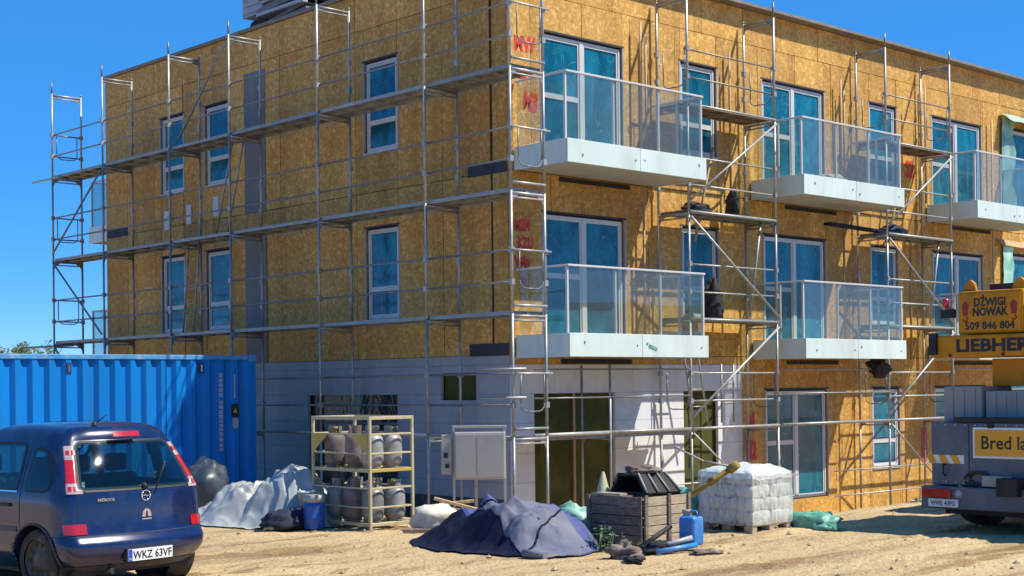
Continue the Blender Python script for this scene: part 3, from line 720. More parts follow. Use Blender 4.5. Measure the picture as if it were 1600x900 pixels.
crumple('dark_bundle', (10.95, -.4, 5.2), .4, .18, .13, 'navy_cloth', 'dark bundle heaped on the middle deck of the scaffold tower by the crane', 'bundle', 15)
crumple('black_plastic_wad', (9.55, -.9, 2.24), .26, .18, .18, 'junk_dark', 'crumpled black plastic hanging under the lower middle balcony', 'plastic', 21, .5, flat=False)
crumple('rag_heap', (8.0, -.85, 6.0), .32, .2, .1, 'sack', 'pale rag heap on the floor of the upper middle balcony', 'rags', 25, .5)
for i, (x0, x1, y, z, lab) in enumerate(((8.3, 11.0, -.55, 5.13, 'dark plank poking left from the middle deck of the tower by the crane'),)):
    o = MB().obox(((x0+x1)/2, y, z), ((x1-x0)/2, 0, -.03), (0, .1, 0), (0, 0, .025)).build('plank', 'tarp_navy'); tag(o, lab, 'plank')

# ------------------------------------------------------------------ shipping container
CX0, CX1, CY0, CY1, CZ0, CZ1 = -8.16, -2.10, 4.50, 6.94, -.04, 2.55
K = thing('shipping_container', ((CX0+CX1)/2, (CY0+CY1)/2, CZ0), 'bright blue corrugated steel shipping container behind the dark blue car', 'container')
def corr(axis, a, b, base, sgn, z0, z1, name):
    """corrugated wall; axis x: runs along X on plane Y=base"""
    P = .278; n = int((b-a)/P); P = (b-a)/n; pts = []
    for i in range(n):
        s = a+i*P
        for f_, d in ((0, 0), (.25, 0), (.38, .05), (.62, .05), (.75, 0)) if False else ((0, 0), (.22, 0), (.46, .065), (.70, .065), (.94, 0)): pts.append((s+f_*P, d))
    pts.append((b, 0)); m = MB()
    vs = []
    for s, d in pts:
        for z in (z0, z1): vs.append((s, base+sgn*d, z) if axis == 'x' else (base+sgn*d, s, z))
    m.add(vs, [(2*i, 2*i+2, 2*i+3, 2*i+1) for i in range(len(pts)-1)])
    o = m.build(name, 'container_blue', K); so = o.modifiers.new('thick', 'SOLIDIFY'); so.thickness = .004; return o
corr('x', CX0+.14, CX1-.14, CY0+.015, 1, CZ0+.16, CZ1-.09, 'side_panel'); corr('x', CX0+.14, CX1-.14, CY1-.015, -1, CZ0+.16, CZ1-.09, 'side_panel')
corr('y', CY0+.14, CY1-.14, CX0+.015, 1, CZ0+.16, CZ1-.09, 'end_panel')
for y in (CY0, CY1-.08):
    bevel(MB().box(CX0+.16, CX1-.16, y, y+.08, CZ1-.09, CZ1-.01).build('top_rail', 'container_rail', K), .008); bevel(MB().box(CX0+.16, CX1-.16, y, y+.08, CZ0+.02, CZ0+.16).build('bottom_rail', 'container_blue', K), .008)
for x in (CX0, CX1-.08):
    MB().box(x, x+.08, CY0+.16, CY1-.16, CZ1-.10, CZ1-.01).build('end_rail', 'container_blue', K); MB().box(x, x+.08, CY0+.16, CY1-.16, CZ0+.02, CZ0+.16).build('end_rail', 'container_blue', K)
for x in (CX0, CX1-.14):
    for y in (CY0+.004, CY1-.144):
        bevel(MB().box(x, x+.14, y, y+.14, CZ0+.12, CZ1-.12).build('corner_post', 'container_blue', K), .012)
        for z in (CZ0, CZ1-.12): bevel(MB().box(x-.004, x+.165, y-.008, y+.155, z, z+.12).build('corner_casting', 'container_rail', K), .01)
MB().box(CX0+.05, CX1-.05, CY0+.05, CY1-.05, CZ1-.03, CZ1-.015).build('roof_panel', 'container_blue', K)
MB().box(CX0+.08, CX1-.08, CY0+.082, CY1-.082, CZ0+.10, CZ0+.14).build('floor', 'old_wood', K)
for y0, y1 in ((CY0+.15, (CY0+CY1)/2-.01), ((CY0+CY1)/2+.01, CY1-.15)):
    d = MB().box(CX1-.06, CX1-.02, y0, y1, CZ0+.17, CZ1-.11).build('door', 'container_blue', K)
    for yy in (y0+.25, y1-.3): MB().tube((CX1-.0, yy, CZ0+.2), (CX1-.0, yy, CZ1-.15), .017).build('lock_rod', 'galv', d)
for x in (-5.72, -3.25):
    MB().box(x, x+.08, CY0+.004, CY0+.03, 2.22, 2.40).build('lashing_plate', 'container_dark', K)
    MB().box(x+.025, x+.055, CY0-.004, CY0+.003, 2.25, 2.37).build('lashing_slot', 'chrome', K)
# stencilled marks: too blurred in the photograph to read, kept as bars of the same size
for z0, z1 in ((1.83, 2.22), (1.05, 1.74), (.82, .98)):
    z = z1
    while z > z0+.03:
        h = random.uniform(.05, .085); MB().box(-2.86+random.uniform(-.006, .006), -2.79, CY0+.0105, CY0+.0125, z-h, z).build('stencil_mark', 'white_letter', K); z -= h+.018
MB().box(-2.555, -2.525, CY0+.0105, CY0+.0125, 1.78, 2.2).build('stencil_mark', 'white_letter', K)
MB().box(-2.61, -2.46, CY0+.0105, CY0+.0125, 1.44, 1.68).build('label_plate', 'junk_dark', K)
MB().prism([(0, 0), (.09, 0), (.045, .09)], (-2.58, CY0+.0095, 1.52), (1, 0, 0), (0, 0, 1), (0, -1, 0), .002).build('warning_triangle', 'rack_yellow', K)
MB().prism([(0, .05), (.03, 0), (.09, 0), (.12, .05), (.12, .18), (0, .18)], (-2.59, CY0+.0105, 1.24), (1, 0, 0), (0, 0, 1), (0, -1, 0), .002).build('stencil_mark', 'white_letter', K)

# ------------------------------------------------------------------ parked car (heading +Y)
CAR = (-9.58, -5.03, 0.0)
car = thing('parked_car', CAR, 'dark blue compact MPV seen from behind, parked in front of the blue container', 'car')
car.rotation_euler = (0, 0, R(7.5))
ZK = [.20, .30, .40, .475, .51, .56, .66, .85, .96, 1.02, 1.2, 1.40, 1.50, 1.56, 1.60, 1.625]
RE = [.14, .05, .00, .004, .028, .055, .075, .088, .10, .128, .222, .345, .412, .49, .66, 1.02]
HW = [.70, .80, .838, .845, .845, .845, .846, .842, .830, .815, .760, .698, .660, .617, .54, .31]
FR = [3.80, 3.98, 4.04, 4.02, 4.0, 3.97, 3.90, 3.60, 3.2, 2.98, 2.62, 2.22, 2.0, 1.85, 1.65, 1.35]
def pchip(xs, ys, x):
    if x <= xs[0]: return ys[0]
    if x >= xs[-1]: return ys[-1]
    n = len(xs); h = [xs[i+1]-xs[i] for i in range(n-1)]; d = [(ys[i+1]-ys[i])/h[i] for i in range(n-1)]
    def sl(i):
        if i == 0: return d[0]
        if i == n-1: return d[-1]
        return 0 if d[i-1]*d[i] <= 0 else 2*d[i-1]*d[i]/(d[i-1]+d[i])
    i = max(k for k in range(n-1) if xs[k] <= x); t = (x-xs[i])/h[i]
    return ys[i]*(2*t**3-3*t*t+1)+h[i]*sl(i)*(t**3-2*t*t+t)+ys[i+1]*(-2*t**3+3*t*t)+h[i]*sl(i+1)*(t**3-t*t)
def prm(z):
    hw = pchip(ZK, HW, z); return pchip(ZK, RE, z), hw, pchip(ZK, FR, z), min(.165, hw*.3), min(.26, .16+hw*.12), .09
def PQ(q, z, sd=1):
    re, hw, fr, rx, rt_, bu = prm(z); rxf, rtf = hw*.5, .42*min(1, (fr-re)/3)
    T1, T2 = re+bu+rt_, fr-.10-rtf
    if q <= 1: x, t = (hw-rx)*q, re+bu*q*q
    elif q <= 2: a = (q-1)*math.pi/2; x, t = hw-rx+rx*math.sin(a), re+bu+rt_*(1-math.cos(a))
    elif q <= 3: t = T1+(T2-T1)*(q-2); x = hw+.012*math.sin(math.pi*(q-2))
    elif q <= 4: a = (q-3)*math.pi/2; x, t = hw-rxf+rxf*math.cos(a), T2+rtf*math.sin(a)
    else: x, t = (hw-rxf)*(5-q), T2+rtf+.10*(1-(5-q)**2)
    return Vector((x*sd, t, z))
def qt(t, z):
    re, hw, fr, rx, rt_, bu = prm(z); rtf = .42*min(1, (fr-re)/3); T1, T2 = re+bu+rt_, fr-.10-rtf
    if t >= T1: return min(3, 2+(t-T1)/(T2-T1))
    return 1+math.acos(max(-1, min(1, 1-(t-re-bu)/rt_)))/(math.pi/2)
def onbody(q, z, off, sd=1):
    p = PQ(q, z); a = PQ(min(q+.01, 5), z)-PQ(max(q-.01, 0), z); b = PQ(q, min(z+.005, 1.62))-PQ(q, z-.005)
    n = a.cross(b).normalized()
    if n.x*p.x < 0 and abs(n.x) > .2: n = -n
    elif abs(n.x) <= .2 and n.y > 0 and q < 2: n = -n
    p = p+n*off; return Vector((p.x*sd, p.y, p.z))
qs = [i/10 for i in range(10)]+[1+i/8 for i in range(8)]+[2+i/40 for i in range(40)]+[3+i/8 for i in range(8)]+[4+i/6 for i in range(7)]
zs = []
z = .20
while z < 1.60: zs.append(z); z += .027
zs += [1.60, 1.612, 1.62, 1.625]
loop = [(q, 1) for q in qs]+[(q, -1) for q in reversed(qs[1:-1])]
N = len(loop); m = MB()
vs = [PQ(q, z, sd) for z in zs for q, sd in loop]
m.add(vs, [(j*N+i, j*N+(i+1) % N, (j+1)*N+(i+1) % N, (j+1)*N+i) for j in range(len(zs)-1) for i in range(N)]+[tuple(reversed(range(N))), tuple((len(zs)-1)*N+i for i in range(N))], True)
body = m.build('body', 'car_paint', car, False, True)
AX = (.66, 3.28)
cut = MB()
for t in AX:
    for sd in (-1, 1): cut.tube((sd*.50, t, .30), (sd*1.1, t, .30), .355, 40)
cuto = cut.build('cutter', 'car_dark', car, False, True)
bo = body.modifiers.new('b', 'BOOLEAN'); bo.object = cuto; bo.operation = 'DIFFERENCE'; bo.solver = 'EXACT'
dg = bpy.context.evaluated_depsgraph_get(); me2 = bpy.data.meshes.new_from_object(body.evaluated_get(dg)); body.modifiers.clear(); body.data = me2; bpy.data.objects.remove(cuto)
me2.materials.clear(); me2.materials.append(MATS['car_paint'])
# window outlines: list of (z, u_lo, u_hi); u is lengthwise t on the sides, half width on the rear
W_REAR = [(.985, .0, .60), (1.0, 0, .635), (1.1, 0, .617), (1.2, 0, .590), (1.3, 0, .562), (1.40, 0, .525), (1.43, 0, .485)]
W_QUART = [(.985, .50, .80), (1.0, .455, .81), (1.1, .45, .81), (1.2, .475, .81), (1.28, .53, .81), (1.34, .61, .805), (1.37, .69, .79)]
W_DOOR = [(.985, .98, 1.90), (1.0, .965, 1.915), (1.15, .965, 1.915), (1.3, .97, 1.91), (1.40, .98, 1.90), (1.415, 1.0, 1.88)]
W_FRONT = [(.985, 2.02, 2.86), (1.0, 2.0, 2.86), (1.1, 2.0, 2.70), (1.2, 2.0, 2.55), (1.3, 2.0, 2.38), (1.40, 2.01, 2.20), (1.415, 2.03, 2.16)]
W_SCREEN = [(1.03, 0, .62), (1.2, 0, .56), (1.38, 0, .50)]
def lohi(tab, z):
    return pchip([a[0] for a in tab], [a[1] for a in tab], z), pchip([a[0] for a in tab], [a[2] for a in tab], z)
bm = bmesh.new(); bm.from_mesh(me2); kill = []
for f in bm.faces:
    c = f.calc_center_median()
    if not .98 < c.z < 1.44 or f.normal.z > .93: continue
    re, hw, fr, rx, rt_, bu = prm(c.z)
    if c.y < re+bu+.03:
        lo, hi = lohi(W_REAR, c.z)
        if abs(c.x) < hi-.02 and .995 < c.z < 1.42: kill.append(f)
    elif abs(c.x) > hw-.03:
        for tab in (W_QUART, W_DOOR, W_FRONT):
            lo, hi = lohi(tab, c.z)
            if tab[0][0]+.008 < c.z < tab[-1][0]-.008 and lo+.02 < c.y < hi-.02: kill.append(f)
    elif c.y > fr-.5 and 1.04 < c.z < 1.37 and abs(c.x) < .56: kill.append(f)
bmesh.ops.delete(bm, geom=list(set(kill)), context='FACES'); bm.to_mesh(me2); bm.free()
for p in me2.polygons: p.use_smooth = True
sm = body.modifiers.new('wn', 'WEIGHTED_NORMAL') if hasattr(bpy.types, 'WeightedNormalModifier') else None
def patch(name, fq, z0, z1, mat, off, nu=14, nv=14, parent=None, both=False):
    """fq(z) -> (q_lo, q_hi); a skin lying on the body"""
    out = []
    for sd in ((-1, 1) if both else (1,)):
        k = MB()
        def fn(u, v):
            z = z0+(z1-z0)*v; a, b = fq(z); return onbody(abs(a+(b-a)*u), z, off, sd if both else (1 if a+(b-a)*u >= 0 else -1))
        k.grid(fn, nu, nv); out.append(k.build(name, mat, parent or car, parent is not None and False))
        out[-1].matrix_parent_inverse = Matrix.Identity(4)
    return out
def rear_q(z, x): re, hw, fr, rx, rt_, bu = prm(z); return x/(hw-rx) if x <= hw-rx else 1+math.asin(min(1, (x-hw+rx)/rx))/(math.pi/2)
def side_fq(tab): return lambda z: (qt(lohi(tab, z)[0], z), qt(lohi(tab, z)[1], z))
rw = patch('rear_window', lambda z: (-rear_q(z, lohi(W_REAR, z)[1]), rear_q(z, lohi(W_REAR, z)[1])), .985, 1.43, 'car_glass', .004, 30, 16)[0]
def border(tab, fun, z0, z1, parent_list, both):
    pass
# black ceramic borders: strips on every edge of a window
def strip(pts_qz, wdt, mat, off, sd=1, name='window_seal'):
    k = MB(); L = []
    P = [onbody(abs(q), z, off, sd if q >= 0 else -sd) for q, z in pts_qz]
    for i, p in enumerate(P):
        d = (P[min(i+1, len(P)-1)]-P[max(i-1, 0)]).normalized(); q, z = pts_qz[i]
        n = (onbody(abs(q), z, off+.02, sd if q >= 0 else -sd)-p).normalized(); s = d.cross(n).normalized()*wdt/2
        L += [p-s, p+s]
    k.add(L, [(2*i, 2*i+2, 2*i+3, 2*i+1) for i in range(len(P)-1)], True); o = k.build(name, mat, car, False); return o
def outline(tab, fq):
    zz = [tab[0][0]+(tab[-1][0]-tab[0][0])*i/14 for i in range(15)]
    a = [(fq(z)[0], z) for z in zz]; b = [(fq(z)[1], z) for z in zz]
    def lerp(p, q): return [(p[0]+(q[0]-p[0])*i/10, p[1]) for i in range(11)]
    return a, b, lerp(a[0], b[0]), lerp(a[-1], b[-1])
for s in outline(W_REAR, lambda z: (-rear_q(z, lohi(W_REAR, z)[1]), rear_q(z, lohi(W_REAR, z)[1]))): strip(s, .045, 'car_dark', .0025)
for tab, nm in ((W_QUART, 'quarter_window'), (W_DOOR, 'door_window'), (W_FRONT, 'door_window')):
    patch(nm, side_fq(tab), tab[0][0], tab[-1][0], 'car_glass', .004, 12, 12, None, True)
    for sd in (-1, 1):
        for s in outline(tab, side_fq(tab)): strip(s, .042, 'car_dark', .0028, sd)
k = MB(); k.grid(lambda u, v: (onbody(4+.999*1, 1.03+.35*v, .004)*1 if False else Vector(((u-.5)*2*(.60-.1*v), prm(1.03+.35*v)[2]-.0-.10*((u-.5)*2)**2+.004, 1.03+.35*v))), 14, 8); k.build('windscreen', 'car_glass', car, False)
# lamps: tall clusters on the rear pillars
for sd in (-1, 1):
    def lq(z): return (rear_q(z, lohi(W_REAR, max(.985, min(1.43, z)))[1]+.022), 1.42)
    lamp = []
    for z0, z1, mt in ((.955, 1.05, 'clear_lens'), (1.05, 1.27, 'red_lens'), (1.27, 1.40, 'clear_lens')):
        k = MB(); k.grid(lambda u, v: onbody(lq(z0+(z1-z0)*v)[0]+(lq(z0+(z1-z0)*v)[1]-lq(z0+(z1-z0)*v)[0])*u, z0+(z1-z0)*v, .010*min(1, 8*min(u, 1-u)+.3), sd), 12, 6)
        lamp.append(k)
    t0 = lamp[1].build('tail_light', 'red_lens', car, False)
    for q in (0, 2):
        o = lamp[q].build('lens', 'clear_lens', t0, False)
    for z in (1.0, 1.335):     # bulbs cups visible as dark dashes
        for qd in (.0, .17):
            k = MB(); k.grid(lambda u, v: onbody(1.07+qd+.11*u, z-.022+.044*v, .0125, sd), 4, 4); k.build('reflector_cup', 'red_lens', t0, False)
    k = MB(); k.grid(lambda u, v: onbody(.90+.62*u, .57+.10*v, .008, sd), 10, 5); k.build('reflector', 'red_lens', car, False)
# high brake light and spoiler lip
k = MB(); k.grid(lambda u, v: (-.18+.30*u, .31+.03*v+.09*((-.18+.30*u)/.5)**2-.02, 1.485+.05*v), 8, 3); k.build('brake_light', 'red_lens', car, False)
k = MB(); k.grid(lambda u, v: onbody(abs(-1.25+2.5*u), 1.455+.10*v, .030*math.sin(math.pi*min(1, .5+.5*(1-v)))*min(1, 5*min(u, 1-u)+.15), -1 if u < .5 else 1), 30, 5); k.build('spoiler', 'car_paint', car, False)
# bumper skin, trim groove, gaps
k = MB(); k.grid(lambda u, v: onbody(abs(-2.0+4.0*u), .545+.008*v, .0025, -1 if u < .5 else 1), 60, 2); k.build('bumper_gap', 'car_dark', car, False)
k = MB(); k.grid(lambda u, v: onbody(abs(-1.8+3.6*u), .205+.06*v, .004, -1 if u < .5 else 1), 50, 3); k.build('bumper_valance', 'car_trim', car, False)
for sd in (-1, 1):
    strip([(1.02, .66+.3*i/8) for i in range(9)], .008, 'car_dark', .003, sd, 'panel_gap')
    strip([(qt(.90+.06*max(0, (.62-z)*2), z), z) for z in [.62+.75*i/12 for i in range(13)]], .008, 'car_dark', .003, sd, 'panel_gap')
    strip([(qt(1.955, z), z) for z in [.34+1.0*i/14 for i in range(15)]], .008, 'car_dark', .003, sd, 'panel_gap')
    strip([(qt(.95+2.2*i/16, .60), .60) for i in range(17)], .05, 'car_trim', .006, sd, 'side_moulding')
    strip([(qt(.95+1.9*i/16, .965), .965) for i in range(17)], .014, 'chrome', .006, sd, 'belt_trim') if sd < 0 else None
    for t in (1.05, 2.15):
        k = MB().box(sd*.842, sd*.872, t, t+.16, .815, .85); bevel(k.build('door_handle', 'car_dark', car, False), .008)
    # mirror
    k = MB().lathe([(.0, -.09), (.07, -.07), (.085, 0), (.07, .07), (0, .09)], (sd*.95, 2.75, 1.03), 12, 'x'); k.build('mirror', 'car_paint', car, False)
    # wheel arch lips and wells
    for t in AX:
        lip = []
        for i in range(25):
            a = math.pi*(-.02+1.04*i/24); zz = .30+.362*math.sin(a); tt = t+.362*math.cos(a)
            q = qt(max(tt, .38), max(zz, .22)); p = onbody(q, max(zz, .22), .004, sd); lip.append((p.x, tt, zz))
        k = MB().path(lip, .012, 5); k.build('arch_lip', 'car_trim', car, False)
        k = MB(); k.lathe([(.354, -.30), (.354, .0), ], (sd*.80, t, .30), 32, 'x') if sd > 0 else k.lathe([(.354, .30), (.354, .0)], (sd*.80, t, .30), 32, 'x')
        k.build('wheel_well', 'car_dark', car, False)
        # wheel
        s = sd; tx = sd*.735
        tyre = MB().lathe([(.21, -.09), (.27, -.095), (.297, -.08), (.305, -.05), (.306, 0), (.305, .05), (.297, .08), (.27, .095), (.21, .09)], (tx, t, .303), 36, 'x').build('wheel', 'rubber', car, False)
        rim = MB().lathe([(.215, -.08*s), (.215, .075*s), (.20, .078*s), (.185, .05*s), (.12, .055*s), (.08, .075*s), (.045, .08*s), (.0, .08*s)], (tx, t, .303), 28, 'x').build('rim', 'rim_steel', tyre, False)
        k = MB()
        for i in range(10):
            a = 2*math.pi*i/10; k.lathe([(.022, .056*s), (.0, .0575*s)], (tx, t+.15*math.cos(a), .303+.15*math.sin(a)), 8, 'x')
        k.build('rim_hole', 'car_dark', tyre, False)
# plate
def rear_t(x, z): return onbody(rear_q(z, abs(x)), z, 0).y
PT = -.012
MB().box(-.27, .27, PT-.004, .05, .283, .413).build('plate_recess', 'car_trim', car, False)
pl = MB().box(-.26, .26, PT-.012, PT-.0045, .290, .404).build('number_plate', 'plate_white', car, False)
MB().box(-.258, -.215, PT-.014, PT-.0125, .292, .402).build('blue_band', 'plate_blue', pl, False)
lettering('lettering', 'WKZ 63VF', (.022, PT-.0135, .310), (1, 0, 0), (0, 0, 1), .105, 'black_ink', pl, 'CENTER', .001, .92, .0015, False)
lettering('lettering', 'PL', (-.236, PT-.0145, .302), (1, 0, 0), (0, 0, 1), .03, 'plate_white', pl, 'CENTER', .0005, 1, 0, False)
# badges
def ring(c, r, rr, name, mat, parent):
    k = MB(); n = 24
    pts = [(c[0]+r*math.cos(2*math.pi*i/n), c[1], c[2]+r*math.sin(2*math.pi*i/n)) for i in range(n+1)]; k.path(pts, rr, 6); return k.build(name, mat, parent, False)
ty = rear_t(0, .905)-.008
bd = ring((.03, ty, .905), .050, .008, 'badge', 'chrome', car)
MB().prism([(-.055, -.004), (.0, .012), (-.004, .0), (.055, .006), (.0, -.013), (.004, -.002)], (.03, ty+.004, .905), (1, 0, 0), (0, 0, 1), (0, -1, 0), .008).build('badge_bolt', 'chrome', bd, False)
lettering('badge_lettering', 'MERIVA', (-.50, rear_t(-.42, .885)-.003, .875), (1, -.16, 0), (0, 0, 1), .042, 'chrome', car, 'LEFT', .002, 1.25, .0006, False)
ty = rear_t(0, .70)-.006
lg = MB().prism([(-.055, 0), (.055, 0), (.045, .05), (.018, .075), (-.018, .075), (-.045, .05)], (.03, ty+.003, .70), (1, 0, 0), (0, 0, 1), (0, -1, 0), .003).build('sticker', 'clear_lens', car, False)
MB().prism([(-.015, .0), (.015, 0), (.006, .055), (-.006, .055)], (.03, ty-.0005, .70), (1, 0, 0), (0, 0, 1), (0, -1, 0), .002).build('sticker_mark', 'black_ink', lg, False)
MB().prism([(-.055, 0), (.055, 0), (.055, .012), (-.055, .012)], (.03, ty+.003, .672), (1, 0, 0), (0, 0, 1), (0, -1, 0), .003).build('sticker_line', 'clear_lens', lg, False)
# raised wiper, antenna, exhaust
wp0 = Vector((.03, rear_t(.03, 1.0)-.01, 1.0)); wp1 = Vector((.10, wp0.y-.10, 1.14)); 
k = MB().tube(wp0, wp1, .012, 6, .008).tube(wp1+Vector((-.03, .0, -.22)), wp1+Vector((.06, -.06, .10)), .008, 5); k.lathe([(.0, -.03), (.03, -.02), (.03, .02), (0, .03)], wp0, 10, 'y'); k.build('wiper', 'car_dark', car, False)
MB().tube((-.18, .62, 1.60), (-.12, .50, 1.70), .006, 5).lathe([(.03, 0), (.02, .03), (0, .035)], (-.18, .62, 1.598), 10).build('antenna', 'car_dark', car, False)
MB().tube((-.35, .10, .20), (-.35, .35, .20), .028, 10).build('exhaust', 'rim_steel', car, False)
MB().box(-.70, .70, .25, 3.7, .16, .22).build('underbody', 'car_dark', car, False)
MB().box(-.55, .55, .45, .95, .22, .9).build('boot_lining', 'seat_cloth', car, False)
def seat(x, t, mat='seat_cloth'):
    a = MB().box(x-.24, x+.24, t, t+.14, .55, 1.08).box(x-.24, x+.24, t+.14, t+.55, .5, .62)
    o = bevel(a.build('seat', mat, car, False), .04, 2); h = bevel(MB().box(x-.12, x+.12, t+.02, t+.12, 1.10, 1.28).build('headrest', mat, o, False), .03, 2)
for x in (-.42, .42): seat(x, 2.05)
for x in (-.45, 0, .45): seat(x, 1.1)
k = MB(); k.grid(lambda u, v: (-.66+.26*u, 1.45+.45*v, 1.02+.10*math.sin(3*u+4*v)*.5+.05*nz(u*5, v*5)), 10, 10); k.build('hivis_vest', 'hivis', car, False)

# ------------------------------------------------------------------ mobile crane (heading +X), rear towards the camera
TX, TY0, TY1 = .20, -10.15, -7.60
tr = thing('mobile_crane', (TX, (TY0+TY1)/2, 0), 'grey truck-mounted mobile crane with yellow turret at the right edge', 'crane truck')
def tb(name, x0, x1, y0, y1, z0, z1, mat, par=None, bv=.012):
    o = MB().box(x0, x1, y0, y1, z0, z1).build(name, mat, par or tr); bevel(o, bv, 2) if bv else None; return o
YC = (TY0+TY1)/2
rp = tb('rear_panel', TX, TX+.5, TY0+.05, TY1-.12, .60, 1.40, 'truck_grey')
tb('bumper', TX-.10, TX+.35, TY0+.02, TY1-.02, .30, .585, 'truck_grey')
tb('frame_rail', TX+.36, TX+9.5, YC-.55, YC+.55, .55, .95, 'truck_black')
dk = tb('carrier_deck', TX+.52, TX+9.6, TY0+.08, TY1-.15, .98, 1.38, 'truck_grey')
tb('top_bar', TX-.02, TX+.12, TY0+.1, TY1-.45, 1.405, 1.47, 'truck_black')
for s, yy in ((1, TY1-.06), (-1, TY0+.06)):
    a, b = sorted((yy, yy-s*.40)); o = tb('tail_light', TX-.135, TX-.102, a, b, .44, .555, 'red_lens', None, .006)
    MB().lathe([(.055, 0), (.05, -.02), (0, -.028)], (TX-.101, yy-s*.50, .495), 14, 'x').build('reverse_lamp', 'clear_lens', o)
    a, b = sorted((yy-s*.08, yy-s*.50)); p = tb('number_plate' if s > 0 else 'reflector', TX-.125, TX-.103, a, b, .325, .425, 'plate_white' if s > 0 else 'red_lens', None, 0)
    if s > 0: lettering('lettering', 'WWL 43PG', (TX-.1265, (a+b)/2, .345), (0, -1, 0), (0, 0, 1), .085, 'black_ink', p, 'CENTER', .001, .8, .001)
    st = tb('marker_board', TX-.012, TX-.002, *sorted((yy-s*.03, yy-s*.53)), .875, .985, 'plate_white', None, 0)
    y0 = min(yy-s*.03, yy-s*.53)
    for q in range(3):
        u0 = .04+q*.17
        MB().prism([(u0, 0), (u0+.10, 0), (u0+.16, .11), (u0+.06, .11)], (TX-.0125, y0, .875), (0, 1, 0), (0, 0, 1), (-1, 0, 0), .0015).build('stripe', 'sign_yellow', st)
sg = tb('wide_load_sign', TX-.03, TX-.006, YC-.55, YC+.55, .955, 1.345, 'plate_white', None, .006)
MB().box(TX-.0335, TX-.0305, YC-.522, YC+.522, .985, 1.315).build('sign_face', 'sign_yellow', sg)
lettering('lettering', 'Bred last', (TX-.0355, YC+.44, 1.075), (0, -1, 0), (0, 0, 1), .235, 'black_ink', sg, 'LEFT', .001, .93, .003)
for y in (YC+.3, YC-.3): tb('clamp', TX-.05, TX-.02, y-.035, y+.035, 1.335, 1.39, 'truck_black', sg, 0)
for i, x in enumerate((1.35, 2.75, 6.6, 8.0)):
    for yy, s in ((TY1-.20, 1), (TY0+.20, -1)):
        t = MB().lathe([(.26, -.19), (.46, -.20), (.50, -.17), (.52, -.1), (.52, .1), (.50, .17), (.46, .20), (.26, .19)], (x, yy-s*.02, .52), 30, 'y').build('wheel', 'rubber', tr)
        MB().lathe([(.27, s*.15), (.25, s*.16), (.22, s*.06), (.12, s*.08), (.1, s*.14), (0, s*.14)], (x, yy-s*.02, .52), 24, 'y').build('rim', 'rim_steel', t)
for x in (.75, 4.9):
    ob = tb('outrigger_beam', x-.16, x+.16, TY0+.0, TY1-.0, .66, .94, 'truck_grey')
    for yy in (TY0+.15, TY1-.17):
        MB().tube((x, yy, .30), (x, yy, 1.0), .07, 12).lathe([(.0, 0), (.2, .0), (.18, .05), (0, .06)], (x, yy, .27), 16).build('outrigger_jack', 'truck_grey', ob)
tb('mudguard', .7, 3.4, TY1-.42, TY1-.03, 1.07, 1.12, 'truck_black'); tb('mudguard', .7, 3.4, TY0+.03, TY0+.42, 1.07, 1.12, 'truck_black')
# mud flaps, axle, seams, bolts and handles
for y0, y1 in ((TY1-.62, TY1-.06), (TY0+.06, TY0+.62)): tb('mud_flap', TX+.42, TX+.44, y0, y1, .22, .64, 'truck_black', None, 0)
tb('rear_axle', 1.2, 1.5, TY0+.35, TY1-.35, .40, .62, 'truck_black', None, .04); tb('underrun_bar', TX+.10, TX+.22, TY0+.25, TY1-.25, .22, .30, 'truck_black')
tb('underbody_blocker', TX+.5, TX+1.0, YC-.9, YC+.9, .45, .95, 'truck_black', None, .02)  # added box that blocks daylight under the carrier
for y in (YC+.62, YC-.62): tb('panel_seam', TX-.003, TX-.001, y-.006, y+.006, .62, 1.38, 'truck_black', rp, 0)
for y in [TY0+.12+.14*i for i in range(18)]:
    for z in (.64, 1.37):
        if y < TY1-.15: rod('bolt', (TX-.012, y, z), (TX+.01, y, z), .012, 'galv', tr, 6)
MB().path([(TX, YC+.95, .72), (TX-.06, YC+.95, .74), (TX-.06, YC+.95, .86), (TX, YC+.95, .87)], .011, 6).build('grab_handle', 'truck_black', tr)
MB().path([(TX-.04-.015*math.sin(i*.9), YC+.75-.09*i, .60-.10*math.sin(math.pi*i/12)) for i in range(13)], .013, 5).build('chain', 'galv', tr)
for y in (YC+1.1, YC+.35, YC-.35): rod('bolt', (.585, y, 2.27), (.61, y, 2.27), .02, 'truck_black', tr, 8)
MB().tube((.585, YC+1.18, 2.42), (.61, YC+1.18, 2.42), .05, 14).build('lifting_socket', 'truck_black', cw) if False else None
# hose loops and hitch on the rear face
for j, (yc, zc, r) in enumerate(((YC+.46, .70, .13), (YC+.50, .68, .16), (YC-.3, .72, .14))):
    MB().path([(TX-.03-.01*j, yc+r*math.cos(t*.4), zc+r*.6*math.sin(t*.4)) for t in range(16)], .016, 6).build('hose', 'truck_black', tr)
tb('hitch', TX-.22, TX, YC-.14, YC+.14, .50, .72, 'truck_black'); tb('tool_hook', TX-.06, TX, YC+.02, YC+.42, .60, .74, 'truck_pale')
# pale lockers on the deck behind the rear face
lk = tb('deck_locker', .55, 1.35, -8.24, TY1-.10, 1.395, 1.86, 'truck_pale')
for i in range(3): tb('rib', .538, .549, -8.16+.16*i, -8.13+.16*i, 1.42, 1.83, 'truck_pale', lk, 0)
l2 = tb('deck_locker', .60, 1.45, -9.9, -8.27, 1.395, 1.80, 'truck_pale')
for i in range(11): tb('rib', .588, .599, -9.82+.14*i, -9.79+.14*i, 1.40, 1.77, 'truck_pale', l2, 0)
